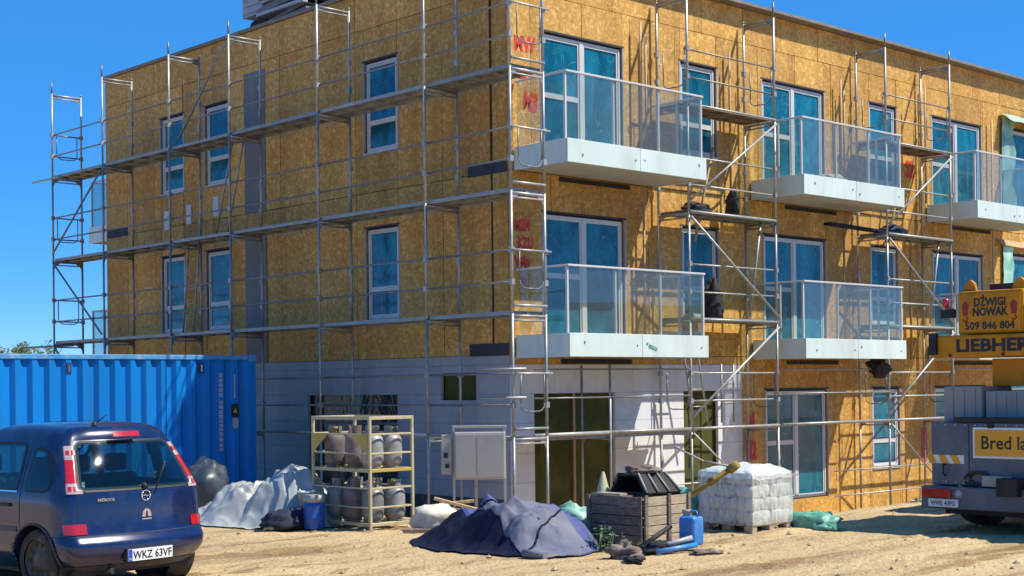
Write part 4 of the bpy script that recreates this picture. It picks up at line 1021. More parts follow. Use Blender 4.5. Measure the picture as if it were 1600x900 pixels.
# turret
MB().lathe([(0, 0), (.72, 0), (.72, .2), (.66, .28), (0, .28)], (3.4, YC, 1.39), 32).build('slew_ring', 'truck_black', tr)
tu = tb('turret_base', .95, 4.6, YC-.80, YC+.70, 1.86, 2.22, 'crane_yellow')
MB().prism([(0, 0), (.62, 0), (.82, .30), (-.10, .30)], (1.15, YC+.74, 1.87), (1, 0, 0), (0, 0, 1), (0, -1, 0), 1.5).build('turret_underside', 'crane_yellow', tu)
cw = tb('counterweight', .60, 1.7, YC-1.40, YC+1.40, 2.24, 2.53, 'crane_yellow', None, .03)
lettering('lettering', 'LIEBHERR', (.596, YC+1.02, 2.315), (0, -1, 0), (0, 0, 1), .225, 'black_ink', cw, 'LEFT', .001, 1.25, .008)
tb('end_clamp', .55, .62, YC+1.28, YC+1.39, 2.28, 2.56, 'truck_black', cw, .005)
hh = tb('engine_house', .66, 3.2, YC+.10, YC+1.02, 2.54, 3.10, 'crane_yellow', None, .03)
tb('text_panel', .645, .658, YC+.13, YC+.99, 2.57, 3.05, 'crane_yellow', hh, .004)
lettering('lettering', 'DŹWIGI', (.6435, YC+.555, 2.90), (0, -1, 0), (0, 0, 1), .145, 'black_ink', hh, 'CENTER', .001, .85, .006)
lettering('lettering', 'NOWAK', (.6435, YC+.555, 2.775), (0, -1, 0), (0, 0, 1), .145, 'black_ink', hh, 'CENTER', .001, .85, .006)
lettering('lettering', '509 846 804', (.6435, YC+.56, 2.60), (0, -1, 0), (0, 0, 1), .135, 'black_ink', hh, 'CENTER', .001, 1.02, .004)
for y in (YC+.90, YC+.22):
    MB().prism([(-.035, .10), (.035, .10), (.05, .24), (0, .29), (-.05, .24)], (.6445, y, 2.68), (0, -1, 0), (0, 0, 1), (-1, 0, 0), .002).build('emblem', 'crane_red', hh)
    MB().path([(.642, y+.03*math.cos(a*.6), 2.735+.03*math.sin(a*.6)) for a in range(3, 11)], .008, 5).build('emblem_hook', 'crane_red', hh)
for y in (YC+.90, YC+.20):
    MB().prism([(-.10, 0), (.10, 0), (.06, .12), (-.02, .15), (-.07, .10)], (.75, y, 3.10), (0, 1, 0), (0, 0, 1), (1, 0, 0), .06).build('lifting_lug', 'crane_yellow', hh)
tb('exhaust_box', 1.0, 1.6, YC+.3, YC+.75, 3.1, 3.2, 'truck_black', hh, .01)
tb('engine_house', .70, 3.0, YC-1.3, YC+.06, 2.54, 3.0, 'crane_yellow', None, .03); tb('cover_plate', .686, .699, YC-.5, YC+.03, 2.6, 2.96, 'crane_red', None, 0)
bmo = MB().prism([(-.34, 0), (.34, 0), (.42, .2), (.42, .62), (.30, .8), (-.30, .8), (-.42, .62), (-.42, .2)], (1.5, YC-.35, 2.9), (0, 1, 0), (0, 0, 1), (1, .0, .03), 9.0).build('boom', 'crane_yellow', tr)
MB().prism([(-.28, 0), (.28, 0), (.34, .2), (.34, .5), (.24, .66), (-.24, .66), (-.34, .5), (-.34, .2)], (10.5, YC-.35, 3.25), (0, 1, 0), (0, 0, 1), (1, 0, .03), 2.4).build('boom_section', 'crane_yellow', tr)
tb('operator_cab', 4.0, 5.6, YC+.35, YC+1.2, 2.24, 3.6, 'crane_yellow', None, .06); tb('cab_window', 4.2, 5.5, YC+1.19, YC+1.21, 2.8, 3.5, 'car_glass', None, 0)
dc = tb('driver_cab', 8.6, 10.6, TY0+.02, TY1-.02, .6, 2.3, 'crane_yellow', None, .08); tb('cab_window', 9.0, 10.2, TY1-.025, TY1-.01, 1.5, 2.15, 'car_glass', None, 0)
wl = MB().tube((.66, YC+1.06, 2.86), (.62, YC+1.17, 2.90), .012, 6).lathe([(.0, 0), (.05, .01), (.05, .09), (.03, .12), (0, .125)], (.62, YC+1.17, 2.90), 12).build('warning_lamp', 'red_lens', tr)
tb('lamp_bracket', .60, .66, YC+1.04, YC+1.24, 2.76, 2.87, 'truck_black', None, .005)

# ------------------------------------------------------------------ gas cylinder rack and cylinders
RX0, RX1, RY0, RY1 = -4.70, -3.93, -2.20, -.86
RK = thing('gas_cylinder_rack', (RX0, RY0, 0), 'cream and yellow steel rack holding two tiers of gas cylinders', 'rack')
def rbar(name, x0, x1, y0, y1, z0, z1, mat='rack_paint'): return bevel(MB().box(x0, x1, y0, y1, z0, z1).build(name, mat, RK), .004, 1)
e = .04
for x in (RX0, RX1-e):
    for y in (RY0, RY1-e): rbar('post', x, x+e, y, y+e, 0, 1.545)
for z in (.06, .79, 1.50):
    for x in (RX0, RX1-e): rbar('rail', x+.003, x+e-.003, RY0+e, RY1-e, z, z+.045, 'rack_paint')
    for y in (RY0, RY1-e): rbar('rail', RX0+e, RX1-e, y+.003, y+e-.003, z, z+.045, 'rack_yellow' if z == .79 else 'rack_paint')
for z in (.30, .56, 1.03, 1.29):
    for y in (RY0, RY1-e): rbar('side_bar', RX0+e, RX1-e, y+.008, y+.03, z, z+.025)
    for x in (RX0, RX1-e): rbar('front_bar', x+.008, x+.03, RY0+e, RY1-e, z, z+.022)
for z in (.075, .805):
    for i in range(5): rbar('shelf_slat', RX0+e, RX1-e, RY0+.1+.27*i, RY0+.16+.27*i, z, z+.025)
for y, s in ((RY1-e, -1), (RY0+e, 1)):
    MB().prism([(0, 0), (0, .27), (.36, .27)] if s > 0 else [(0, 0), (-.36, .27), (0, .27)], (RX0-.004, y, 1.03), (0, 1, 0), (0, 0, 1), (-1, 0, 0), .004).build('corner_plate', 'rack_yellow', RK)
prof = [(0, .0), (.11, .0), (.115, .02), (.105, .035), (.13, .05), (.147, .10), (.15, .14), (.151, .27), (.15, .28), (.151, .29), (.15, .37), (.14, .42), (.11, .455), (.05, .475), (.03, .48)]
def cyl_proto(mat):
    o = thing('gas_cylinder', (0, 0, 0), 'x', 'gas cylinder', 'gas cylinders in the rack')
    MB().lathe(prof, (0,0,0), 20).build('tank', mat, o, False)
    k = MB(); n = 16
    for i in range(n):
        if i in (0, 5, 6, 11): continue
        a, b = 2*math.pi*i/n, 2*math.pi*(i+1)/n
        for r in (.095, .088): k.add([(r*math.cos(a), r*math.sin(a), .44), (r*math.cos(b), r*math.sin(b), .44), (r*math.cos(b), r*math.sin(b), .575), (r*math.cos(a), r*math.sin(a), .575)], [(0, 1, 2, 3)])
    k.build('collar', mat, o, False)
    MB().lathe([(.022, .47), (.022, .53), (.035, .535), (.035, .56), (0, .562)], (0,0,0), 10).tube((0, 0, .505), (.055, 0, .505), .012, 6).build('valve', 'rack_yellow', o, False)
    return o
protos = [cyl_proto('gas_grey'), cyl_proto('gas_rust')]; used = [False, False]
for ti, (tier, z) in enumerate((('lower', .10), ('upper', .83))):
    for r, (row, x) in enumerate((('front', RX0+.215), ('back', RX0+.555))):
        for c, (pos, y) in enumerate((('right', RY0+.21), ('middle', RY0+.62), ('left', RY0+1.04))):
            k = 1 if (pos == 'middle' and row == 'front') or (tier == 'upper' and pos == 'left') else 0
            src = protos[k]
            if used[k]:
                o = src.copy(); link(o)
                for ch in src.children: d = ch.copy(); link(d); d.parent = o
            else: o = src; used[k] = True
            o.location = (x+random.uniform(-.02, .02), y+random.uniform(-.03, .03), z); o.rotation_euler = (0, 0, random.random()*6.28)
            o['label'] = '%s gas cylinder, %s tier of the rack, %s row, %s place' % ('rusty' if k else 'grey', tier, row, pos)

# ------------------------------------------------------------------ site electrical cabinet
cbn = thing('site_cabinet', (-1.75, -1.45, -.4), 'pale grey metal site distribution cabinet on legs before the corner of the wall', 'cabinet')
ca = Vector((.73, -.683, 0)); cn_ = Vector((.683, .73, 0)); c0 = Vector((-1.95, -1.21, 0))
def cab(name, a0, a1, d0, d1, z0, z1, mat, bv=.006):
    c = c0+ca*(a0+a1)/2+cn_*(d0+d1)/2; c.z = (z0+z1)/2
    return bevel(MB().obox(c, ca*(a1-a0)/2, cn_*(d1-d0)/2, (0, 0, (z1-z0)/2)).build(name, mat, cbn), bv, 1)
cab('body', -.30, .48, 0, .22, .52, 1.24, 'cabinet', .015); cab('door_leaf', -.28, .46, -.012, -.002, .55, 1.21, 'cabinet'); cab('door_seam', .05, .06, -.016, -.013, .60, 1.17, 'trim_grey', 0)
cab('top_bar', -.33, .50, .03, .08, 1.30, 1.34, 'cabinet'); cab('side_box', -.50, -.34, .05, .2, .60, 1.20, 'cabinet'); cab('socket', -.46, -.40, .03, .05, .85, .93, 'truck_black', 0); cab('socket', -.44, -.38, .03, .05, .70, .76, 'truck_black', 0)
for a in (-.31, .47): cab('leg', a-.02, a+.02, .09, .13, -.5, 1.30, 'cabinet', 0)
cab('leg', .0, .05, .16, .2, -.5, .52, 'trim_grey', 0)

# ------------------------------------------------------------------ draped tarpaulins
def FOLDS(seed, fold, fs, cache={}):
    if seed not in cache:
        r = random.Random(seed); cache[seed] = [(r.random()*math.pi, fs*r.uniform(.4, .8)*(1+.55*i), fold*.6/(1+.5*i), r.random()) for i in range(7)]
    return cache[seed]
class Drape:
    """cloth over a closed outline pts (x,y); hfun(x,y) is the load beneath; edges meet the ground"""
    def __init__(s, pts, hfun, seed, fold, fs, ex=1.7, wr=.4):
        s.ex = ex; s.wr = wr; s.pts, s.h, s.seed, s.fold, s.fs = pts, hfun, seed, fold, fs; n = len(pts)
        s.c = (sum(p[0] for p in pts)/n, sum(p[1] for p in pts)/n)
        s.tab = sorted((math.atan2(e[1]-s.c[1], e[0]-s.c[0]), math.hypot(e[0]-s.c[0], e[1]-s.c[1])) for e in (s.edge(i/240) for i in range(240)))
    def edge(s, t, pts=None):
        pts = pts or s.pts; n = len(pts); t = (t % 1)*n; i = int(t); f = t-i; p0, p1, p2, p3 = (pts[(i+k-1) % n] for k in range(4))
        return tuple(.5*((2*p1[d])+(-p0[d]+p2[d])*f+(2*p0[d]-5*p1[d]+4*p2[d]-p3[d])*f*f+(-p0[d]+3*p1[d]-3*p2[d]+p3[d])*f**3) for d in (0, 1))
    def rad(s, x, y):
        a = math.atan2(y-s.c[1], x-s.c[0]); i = min(range(len(s.tab)), key=lambda k: abs(s.tab[k][0]-a)) if False else s.find(a)
        return math.hypot(x-s.c[0], y-s.c[1])/s.tab[i][1]
    def find(s, a):
        lo, hi = 0, len(s.tab)-1
        while lo < hi:
            m_ = (lo+hi)//2
            if s.tab[m_][0] < a: lo = m_+1
            else: hi = m_
        return lo
    def H(s, x, y):
        r = min(1, s.rad(x, y)); seed = s.seed
        wx, wy = x+.16*nz(x*1.1, y*1.1, seed), y+.16*nz(x*1.1, y*1.1, seed+9)
        fo = 0
        for th, fq, am, ph in FOLDS(seed, s.fold, s.fs):
            k = abs(((wx*math.cos(th)+wy*math.sin(th))*fq+ph) % 1-.5)*2
            fo += am*(k**s.ex*2-.7)*(.25+1.5*abs(nz(x*.8+ph*7, y*.8, seed)))
        fo += .035*fbm(x, y, seed, 5.0, 3)+.05*s.wr*(1-2.2*abs(nz(wx*2.6+seed, wy*2.6, seed)))+.035*s.wr*(1-2.2*abs(nz(wx*6+seed, wy*4.5, seed+3)))
        return max(.012, (s.h(x, y)+fo)*(1-r**3.2))+gh(x, y)+.01
    def sheet(s, pts=None, off=0.0, nr=40, na=150, sd=0):
        pts = pts or s.pts; n = len(pts); cx, cy = sum(p[0] for p in pts)/n, sum(p[1] for p in pts)/n; V = []
        for j in range(nr+1):
            r = j/nr
            for i in range(na):
                ex, ey = s.edge(i/na, pts); k = 1+(.05*nz(i/na*14, s.seed+sd, 2)+.02*nz(i/na*45, s.seed+sd, 4))*r; x, y = cx+(ex-cx)*r*k, cy+(ey-cy)*r*k
                V.append((x, y, s.H(x, y)+off*(1-.6*r**8)))
        return MB().add(V, [(j*na+i, j*na+(i+1) % na, (j+1)*na+(i+1) % na, (j+1)*na+i) for j in range(1, nr) for i in range(na)]+[(0, na+i, na+(i+1) % na) for i in range(na)], True)
def lump(x, y, c, rx, ry, h, p=2): d = ((x-c[0])/rx)**2+((y-c[1])/ry)**2; return h*math.exp(-d**(p/2))
# the silver tarpaulin
SD = Drape([(-5.75, 1.4), (-5.85, .3), (-5.55, -.5), (-5.0, -1.2), (-4.3, -1.3), (-3.7, -.6), (-3.8, .4), (-4.5, 1.2)],
   lambda x, y: max(lump(x, y, (-4.75, -.55), .75, .60, .66, 4), lump(x, y, (-4.9, .2), .8, .6, .44, 4), lump(x, y, (-5.1, .9), .6, .4, .22)), 3, .15, 1.0, 1.2, 1.5)
sil = SD.sheet(None, 0, 60, 200).build('silver_tarpaulin', 'tarp_silver')
tag(sil, 'crumpled silver-grey tarpaulin over a heap, left of the gas cylinder rack', 'tarpaulin')
# grey sheeted bundle behind the car
crumple('sheeted_bundle', (-4.9, 1.62, .40), .36, .34, .46, 'tarp_grey', 'dark grey sheeted bundle between the car and the silver tarpaulin', 'bundle', 31, .24)
# blue drum and cloth beside the rack
dr = thing('blue_drum', (-5.02, -1.36, 0), 'small blue plastic drum with grey lid left of the gas cylinder rack', 'drum')
MB().lathe([(0, 0), (.13, 0), (.145, .02), (.148, .15), (.152, .16), (.148, .17), (.148, .30), (.152, .31), (.148, .32), (.14, .36), (.13, .37)], (-5.02, -1.36, .01), 24).build('drum_body', 'blue_drum', dr)
MB().lathe([(.13, .37), (.145, .375), (.145, .46), (.12, .47), (0, .47)], (-5.02, -1.36, .01), 24).build('lid', 'tarp_silver', dr)
bk = thing('white_bucket', (-4.9, -1.08, .0), 'pale blue bucket tipped beside the blue drum under the silver tarpaulin edge', 'bucket')
MB().lathe([(0, 0), (.10, 0), (.13, .26), (.137, .262), (.137, .285), (.125, .285), (.095, .01)], (-4.9, -1.02, .22), 20).build('bucket_body', 'film_white', bk)
crumple('dark_cloth', (-5.25, -1.05, .12), .34, .26, .17, 'navy_cloth', 'dark navy cloth heap on the sand before the silver tarpaulin', 'cloth', 41, .4)
crumple('paper_scrap', (-5.48, -1.05, .05), .12, .09, .06, 'sack', 'small pale scrap of paper in front of the dark cloth', 'scrap', 43, .5)

# beige sack and boards behind the blue tarpaulin
crumple('beige_sack', (-4.05, -2.75, .15), .30, .34, .21, 'sack', 'filled beige sack lying between the rack and the blue tarpaulin', 'sack', 51, .25)
for i, (c, ang, L, lab) in enumerate((((-3.3, -2.6, .26), -.15, .95, 'raw pine board leaning over the beige sack, uppermost'), ((-3.15, -2.8, .18), -.02, .9, 'raw pine board lying just behind the blue tarpaulin'), ((-3.3, -2.35, .31), .22, .5, 'short raw pine offcut sticking up behind the beige sack'))):
    ex = Vector((.73*math.cos(ang), -.683*math.cos(ang), math.sin(ang)-.12)); ey = Vector((.683, .73, 0))
    o = MB().obox(c, ex*L/2, ey*.07, ex.cross(ey).normalized()*.018).build('board', 'wood'); tag(o, lab, 'board')
o = MB().obox((-4.35, -2.95, .03), Vector((.73, -.683, 0))*.30, Vector((.683, .73, 0))*.08, (0, 0, .03)).build('board', 'old_wood'); tag(o, 'short grey board flat on the sand before the beige sack', 'board')

# the big folded blue tarpaulin
def blue_h(x, y):
    h = max(lump(x, y, (-4.45, -5.05), .85, .85, .47, 6), lump(x, y, (-4.5, -4.3), .75, .70, .38, 5), lump(x, y, (-4.6, -5.6), .75, .50, .42, 5), lump(x, y, (-4.65, -3.7), .5, .45, .26, 4))
    return h
bt = thing('blue_tarpaulin', (-4.7, -5, 0), 'large folded periwinkle-blue tarpaulin heaped on the sand in the middle foreground', 'tarpaulin')
BT = Drape([(-5.15, -3.6), (-5.45, -4.3), (-5.55, -5.2), (-5.48, -5.8), (-5.2, -6.28), (-4.6, -6.28), (-4.0, -5.8), (-3.78, -5.1), (-3.8, -4.2), (-4.2, -3.3)], blue_h, 8, .15, 1.3)
BT.sheet(None, 0, 44, 160).build('dark_underside', 'tarp_navy', bt)
def top_layer(name, pts, off, mat, sd):
    o = BT.sheet(pts, off, 44, 150, sd).build(name, mat, bt); so = o.modifiers.new('thick', 'SOLIDIFY'); so.thickness = .012; so.offset = 1; return o
top_layer('top_sheet', [(-4.55, -3.62), (-4.85, -4.3), (-5.02, -4.9), (-5.12, -5.4), (-5.34, -5.85), (-5.34, -6.22), (-4.65, -6.3), (-4.02, -5.8), (-3.8, -5.1), (-3.82, -4.2), (-4.15, -3.45)], .012, 'tarp_blue', 1)
top_layer('dusty_flap', [(-4.93, -4.72), (-5.10, -5.2), (-5.38, -5.8), (-5.40, -6.24), (-4.9, -6.32), (-4.55, -6.2), (-4.48, -5.7), (-4.55, -5.15)], .032, 'tarp_dusty', 4)
MB().path([(-4.5-.9*t/14, -5.62-.36*(t/14), BT.H(-4.5-.9*t/14, -5.62-.36*(t/14))+.045) for t in range(15)], .012, 6).build('seam', 'tarp_navy', bt)
MB().path([(-4.55-.42*t/14, -5.15+.45*(t/14), BT.H(-4.55-.42*t/14, -5.15+.45*t/14)+.035) for t in range(15)], .012, 6).build('seam', 'tarp_navy', bt)
MB().tube((-5.45, -5.98, .06), (-5.42, -6.3, .055), .045, 10).build('rolled_edge', 'tarp_dusty', bt)

# ------------------------------------------------------------------ wooden crate and the things round it
QX0, QX1, QY0, QY1, QH = -3.80, -2.95, -6.30, -5.38, .60
cr = thing('wooden_crate', (QX0, QY0, 0), 'weathered dark brown plank crate filled with junk, right of the blue tarpaulin', 'crate')
for i in range(5):
    z0 = .03+i*.115; z1 = z0+.105; j = random.uniform(-.004, .004)
    MB().box(QX0+j, QX0+.022+j, QY0+.03, QY1, z0, z1).build('plank', 'old_wood', cr); MB().box(QX1-.022+j, QX1+j, QY0+.03, QY1, z0, z1).build('plank', 'old_wood', cr)
    MB().box(QX0+.026, QX1-.026, QY0+j, QY0+.022+j, z0, z1).build('plank', 'pale_wood', cr); MB().box(QX0+.026, QX1-.026, QY1-.022+j, QY1+j, z0, z1).build('plank', 'old_wood', cr)
for x in (QX0+.01, (QX0+QX1)/2, QX1-.06): MB().box(x, x+.05, QY0-.024, QY0-.005, 0, QH+.02).build('cleat', 'old_wood', cr)
for y in (QY0+.01, QY1-.06): MB().box(QX0-.028, QX0-.005, y, y+.05, 0, QH).build('cleat', 'old_wood', cr)
MB().box(QX0+.03, QX1-.03, QY0+.03, QY1-.03, .05, .07).build('bottom_board', 'old_wood', cr)
MB().box(QX0+.03, QX1-.03, QY0+.03, QY1-.03, .46, .48).build('fill', 'junk_dark', cr)
# old machine cover sticking out of the crate
mc = thing('black_machine_cover', (-3.3, -5.85, .5), 'black sloping machine cover sticking out of the wooden crate', 'machine cover')
def frame4(P, r, name, mat): k = MB(); k.path(P+[P[0]], r, 6); return k.build(name, mat, mc)
A4 = [Vector((-3.62, -6.18, .62)), Vector((-3.62, -5.62, .62)), Vector((-3.56, -5.68, .84)), Vector((-3.56, -6.0, .84))]
B4 = [Vector((-3.05, -6.22, .62)), Vector((-3.05, -5.6, .62)), Vector((-3.1, -5.66, .84)), Vector((-3.1, -6.02, .84))]
frame4(A4, .022, 'front_frame', 'junk_dark'); frame4(B4, .022, 'back_frame', 'truck_black')
k = MB().add(A4+B4, [(3, 2, 6, 7), (0, 3, 7, 4), (1, 5, 6, 2), (4, 7, 6, 5), (0, 1, 5, 4)]); o = k.build('shell', 'junk_dark', mc); o.modifiers.new('t', 'SOLIDIFY').thickness = .012
for i in range(4): MB().tube(A4[3].lerp(B4[3], i/3)+Vector((0, -.01, .02)), A4[0].lerp(B4[0], i/3)+Vector((0, -.02, .02)), .014, 6).build('rib', 'truck_pale', mc)
crumple('rag_heap', (-3.3, -5.85, .88), .22, .2, .06, 'debris_brown', 'brown rag heap on top of the black machine cover', 'rags', 61, .5)
tc = thing('traffic_cone', (-3.62, -5.48, .60), 'small faded pale cone standing on the back corner of the wooden crate', 'cone')
MB().lathe([(.085, .02), (.02, .26), (.012, .27), (0, .27)], (-3.64, -5.50, .60), 16).build('cone_body', 'cone_white', tc); MB().box(-3.74, -3.54, -5.6, -5.4, .60, .62).build('cone_base', 'cone_white', tc)
o = MB().box(-3.82, -3.70, -5.95, -5.55, .605, .63).build('board', 'pale_wood'); tag(o, 'short pale board lying on the rim of the wooden crate', 'board')
# weeds
wd = thing('weed_clump', (-4.35, -6.3, 0), 'green weed clump growing between the blue tarpaulin and the crate', 'plant')
lv = MB(); st = MB()
for i in range(130):
    a = random.random()*6.28; r = abs(random.gauss(0, .17)); x, y = -4.30+r*math.cos(a), -6.12+r*math.sin(a)*1.2; h = random.uniform(.06, .30)*(1-.5*min(1, r/.4))
    if i % 4 == 0: st.tube((x, y, 0), (x+random.uniform(-.05, .05), y+random.uniform(-.05, .05), h), .004, 4)
    b = random.random()*6.28; L = random.uniform(.03, .07); d = Vector((math.cos(b), math.sin(b), random.uniform(-.3, .6))).normalized()*L; s = d.cross(Vector((0, 0, 1))).normalized()*L*.45; p = Vector((x, y, h))
    lv.add([p, p+d*.5+s, p+d, p+d*.5-s], [(0, 1, 2, 3)])
lv.build('leaves', 'weed_leaf', wd); st.build('stems', 'weed_leaf', wd)
# debris on the sand in front of the crate
crumple('brown_rag', (-4.75, -6.86, .07), .16, .20, .12, 'debris_brown', 'small brown rag bundle on the sand in front of the crate', 'rag', 71, .5)
crumple('dark_rag', (-4.9, -7.15, .03), .09, .11, .04, 'junk_dark', 'tiny dark scrap nearest the camera before the crate', 'scrap', 73, .5)
cn = thing('blue_canister', (-3.62, -6.86, 0), 'bright blue plastic canister standing in front of the crate', 'canister')
bevel(MB().box(-3.70, -3.50, -6.98, -6.74, .06, .40).build('canister_body', 'blue_plastic', cn), .04, 3); MB().lathe([(.05, .4), (.05, .44), (.06, .445), (.06, .47), (0, .475)], (-3.6, -6.80, 0), 14).build('cap', 'truck_pale', cn)
MB().path([(-3.6, -6.96, .40), (-3.6, -6.94, .46), (-3.6, -6.84, .46)], .012, 6).build('handle', 'blue_plastic', cn)
for i, (p, q, mt, lab) in enumerate((((-4.1, -6.75, .06), (-3.75, -7.0, .17), 'tarp_silver', 'pale blue-grey pipe leaning to the blue canister, upper one'), ((-4.25, -6.9, .04), (-3.75, -7.06, .09), 'blue_plastic', 'light blue pipe lying at the foot of the blue canister'), ((-4.15, -6.55, .05), (-3.72, -6.65, .28), 'truck_black', 'black hose piece leaning behind the blue canister'))):
    o = MB().tube(p, q, .03, 10).build('pipe', mt); tag(o, lab, 'pipe')
crumple('dark_rag', (-4.0, -6.72, .05), .22, .18, .09, 'junk_dark', 'dark rubbish between the crate and the blue canister', 'rubbish', 77, .5)
crumple('brown_rag', (-3.75, -7.2, .02), .2, .14, .03, 'debris_brown', 'thin reddish-brown debris under the blue canister', 'debris', 79, .6)
# yellow boom pole sticking up behind the crate
yp = thing('yellow_pole', (-2.5, -5.9, .3), 'dirty yellow pole with round end cap slanting up between crate and pallet', 'pole')
MB().tube((-2.47, -5.24, .16), (-2.17, -6.31, .86), .036, 12).build('shaft', 'yellow_pole', yp)
d = Vector((.3, -1.07, .70)).normalized(); p = Vector((-2.17, -6.31, .86))
MB().tube(p-d*.02, p+d*.12, .062, 14, .05).tube(p-d*.34, p-d*.22, .048, 12).build('end_cap', 'yellow_pole', yp)
MB().path([p+d*.05, p+Vector((-.22, .25, .10)), p+Vector((-.42, .55, .28))], .014, 6).build('cable', 'trim_grey', yp)

# ------------------------------------------------------------------ pallet of wrapped bags
PX0, PX1, PY0, PY1 = -1.75, -.93, -6.32, -5.46
pt = thing('pallet', (PX0, PY0, 0), 'wooden pallet on the sand under the white wrapped bags', 'pallet')
for x in (PX0, (PX0+PX1)/2-.05, PX1-.10): MB().box(x, x+.10, PY0, PY1, .0, .022).build('skid', 'pale_wood', pt)
for x in (PX0, (PX0+PX1)/2-.05, PX1-.10):
    for y in (PY0, (PY0+PY1)/2-.07, PY1-.14): MB().box(x+.003, x+.097, y+.003, y+.137, .0225, .10).build('block', 'pale_wood', pt)
for i in range(6): y = PY0+i*(PY1-PY0-.12)/5; MB().box(PX0, PX1, y, y+.12, .1005, .122).build('top_board', 'pale_wood', pt)
bs = thing('wrapped_bags', (-1.3, -5.9, .12), 'stack of white bags wrapped in glossy plastic film on the pallet', 'bags')
def bag(c, sx, sy, sz, seed):
    k = MB()
    def fn(u, v):
        a = 2*math.pi*u; b = math.pi*(v-.5); ce = lambda t: math.copysign(abs(t)**.45, t)
        x, y, z = ce(math.cos(a))*ce(math.cos(b)), ce(math.sin(a))*ce(math.cos(b)), ce(math.sin(b))
        w_ = 1+.12*nz(x*2+seed, y*2, z*2)+.06*nz(x*6, y*6+seed, z*6)
        return (c[0]+x*sx*w_, c[1]+y*sy*w_, c[2]+z*sz*w_)
    k.grid(fn, 20, 10); return k.build('bag', 'bag_white', bs)
for r in range(4):
    z = .125+.085+r*.168
    if r % 2 == 0:
        for i in range(2):
            for j in range(3): bag((PX0+.22+i*.43, PY0+.15+j*.305, z), .215, .152, .088, r*7+i*3+j)
    else:
        for i in range(3):
            for j in range(2): bag((PX0+.145+i*.29, PY0+.23+j*.46, z), .145, .228, .088, r*7+i*3+j)
k = MB()
def top(u, v):
    x = PX0-.02+(PX1-PX0+.04)*u; y = PY0-.02+(PY1-PY0+.04)*v; e_ = min(u, 1-u, v, 1-v)
    return (x, y, .80+.07*sstep(0, .3, e_)-.10*(1-sstep(0, .06, e_))+.025*nz(x*5, y*5)+.02*nz(x*13, y*13))
k.grid(top, 26, 26); k.build('film_cover', 'film_white', bs)
def wrapf(u, v):
    per = [(PX0-.015, PY0-.015), (PX1+.015, PY0-.015), (PX1+.015, PY1+.015), (PX0-.015, PY1+.015)]; t = u*4; i = int(t) % 4; f = t-int(t)
    x = per[i][0]+(per[(i+1) % 4][0]-per[i][0])*f; y = per[i][1]+(per[(i+1) % 4][1]-per[i][1])*f
    o_ = .018*abs(nz(u*40, v*3))+.01*nz(u*90, v*8); cx, cy = (PX0+PX1)/2, (PY0+PY1)/2; dx, dy = x-cx, y-cy; L = math.hypot(dx, dy)
    return (x+dx/L*o_, y+dy/L*o_, .12+.66*v)
k = MB(); k.grid(wrapf, 96, 20); k.build('film_wrap', 'clear_film', bs)
# green plastic either side of the pallet
crumple('green_plastic_heap', (-1.72, -5.05, .2), .32, .3, .34, 'green_plastic', 'crumpled green plastic sheeting heaped left of the pallet', 'plastic', 81, .4)
crumple('green_plastic_heap', (-.72, -6.55, .09), .24, .36, .15, 'green_plastic', 'low crumpled green plastic sheet right of the pallet', 'plastic', 85, .45)
crumple('green_plastic_heap', (-3.55, -4.95, .2), .2, .35, .25, 'green_film', 'pale green plastic between the blue tarpaulin and the crate', 'plastic', 87, .4)
o = MB().prism([(-.18, 0), (.14, 0), (.05, .5), (-.06, .5)], (-1.2, -4.4, -.2), (.73, -.683, 0), (0, 0, 1), (.683, .73, 0), .10).build('white_board', 'eps'); tag(o, 'narrow white insulation offcut standing behind the yellow pole', 'offcut')

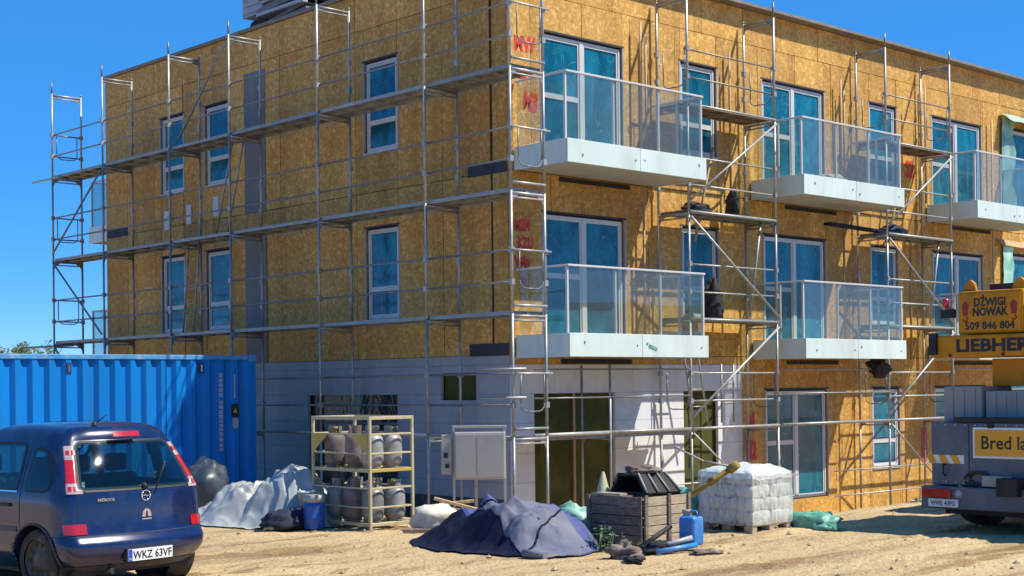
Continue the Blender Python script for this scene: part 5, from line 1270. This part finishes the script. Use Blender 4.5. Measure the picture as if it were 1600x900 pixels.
# ------------------------------------------------------------------ roof and far things
rf = thing('rooftop_unit', (1.5, 8.2, ROOF), 'pale grey louvred unit on the roof above the shaded facade', 'roof unit')
MB().box(.45, 2.2, 7.95, 8.75, ROOF+.52, ROOF+2.0).build('casing', 'roof_grey', rf)
for i in range(9): MB().box(.425, .448, 7.98, 8.72, ROOF+.58+.15*i, ROOF+.68+.15*i).build('louvre', 'roof_grey', rf)
MB().prism([(0, 0), (.80, 0), (.55, .38), (0, .5)], (.5, 7.96, ROOF+.01), (0, 1, 0), (0, 0, 1), (1, 0, 0), 1.6).build('plinth', 'junk_dark', rf)
sh = thing('roof_sheet_stack', (1.5, 7, ROOF), 'stack of dark ribbed sheets lying on the roof edge beside the pale unit', 'sheets')
for i in range(9):
    z = ROOF+.10+i*.10; j = random.uniform(-.06, .06)
    MB().obox((1.3+j, 7.08, z), (1.0, 0, 0), (0, .84, -.05*(i % 3)), (0, 0, .035)).build('sheet', 'roof_dark' if i % 3 else 'roof_grey', sh)
# tree beyond the container
def tree(x, y, h, rad, seed, label):
    t = thing('tree', (x, y, 0), label, 'tree'); rnd = random.Random(seed)
    k = MB().tube((x, y, -.2), (x, y, h*.5), .22, 10, .13)
    for i in range(9):
        a = rnd.random()*6.28; b = rnd.uniform(.3, .9); k.tube((x, y, h*rnd.uniform(.3, .5)), (x+math.cos(a)*rad*b, y+math.sin(a)*rad*b, h*rnd.uniform(.6, .95)), .09, 6, .03)
    k.build('trunk', 'bark', t); lv = MB()
    cl = [(x+rnd.gauss(0, rad*.45), y+rnd.gauss(0, rad*.45), h*rnd.uniform(.55, .98), rnd.uniform(.35, .8)) for _ in range(46)]
    for cx, cy, cz, cr_ in cl:
        for _ in range(70):
            d = Vector((rnd.gauss(0, 1), rnd.gauss(0, 1), rnd.gauss(0, .8))).normalized()*cr_*rnd.random()**.4; p = Vector((cx, cy, cz))+d
            a = Vector((rnd.uniform(-1,1), rnd.uniform(-1,1), rnd.uniform(-1,1))).normalized()*rnd.uniform(.07, .16); b = a.orthogonal().normalized()*a.length*.6
            lv.add([p-a, p+b, p+a, p-b], [(0, 1, 2, 3)])
    lv.build('crown', 'leaf', t)
tree(13.9, 49.0, 4.0, 1.6, 5, 'green tree top showing over the blue container at the left edge')
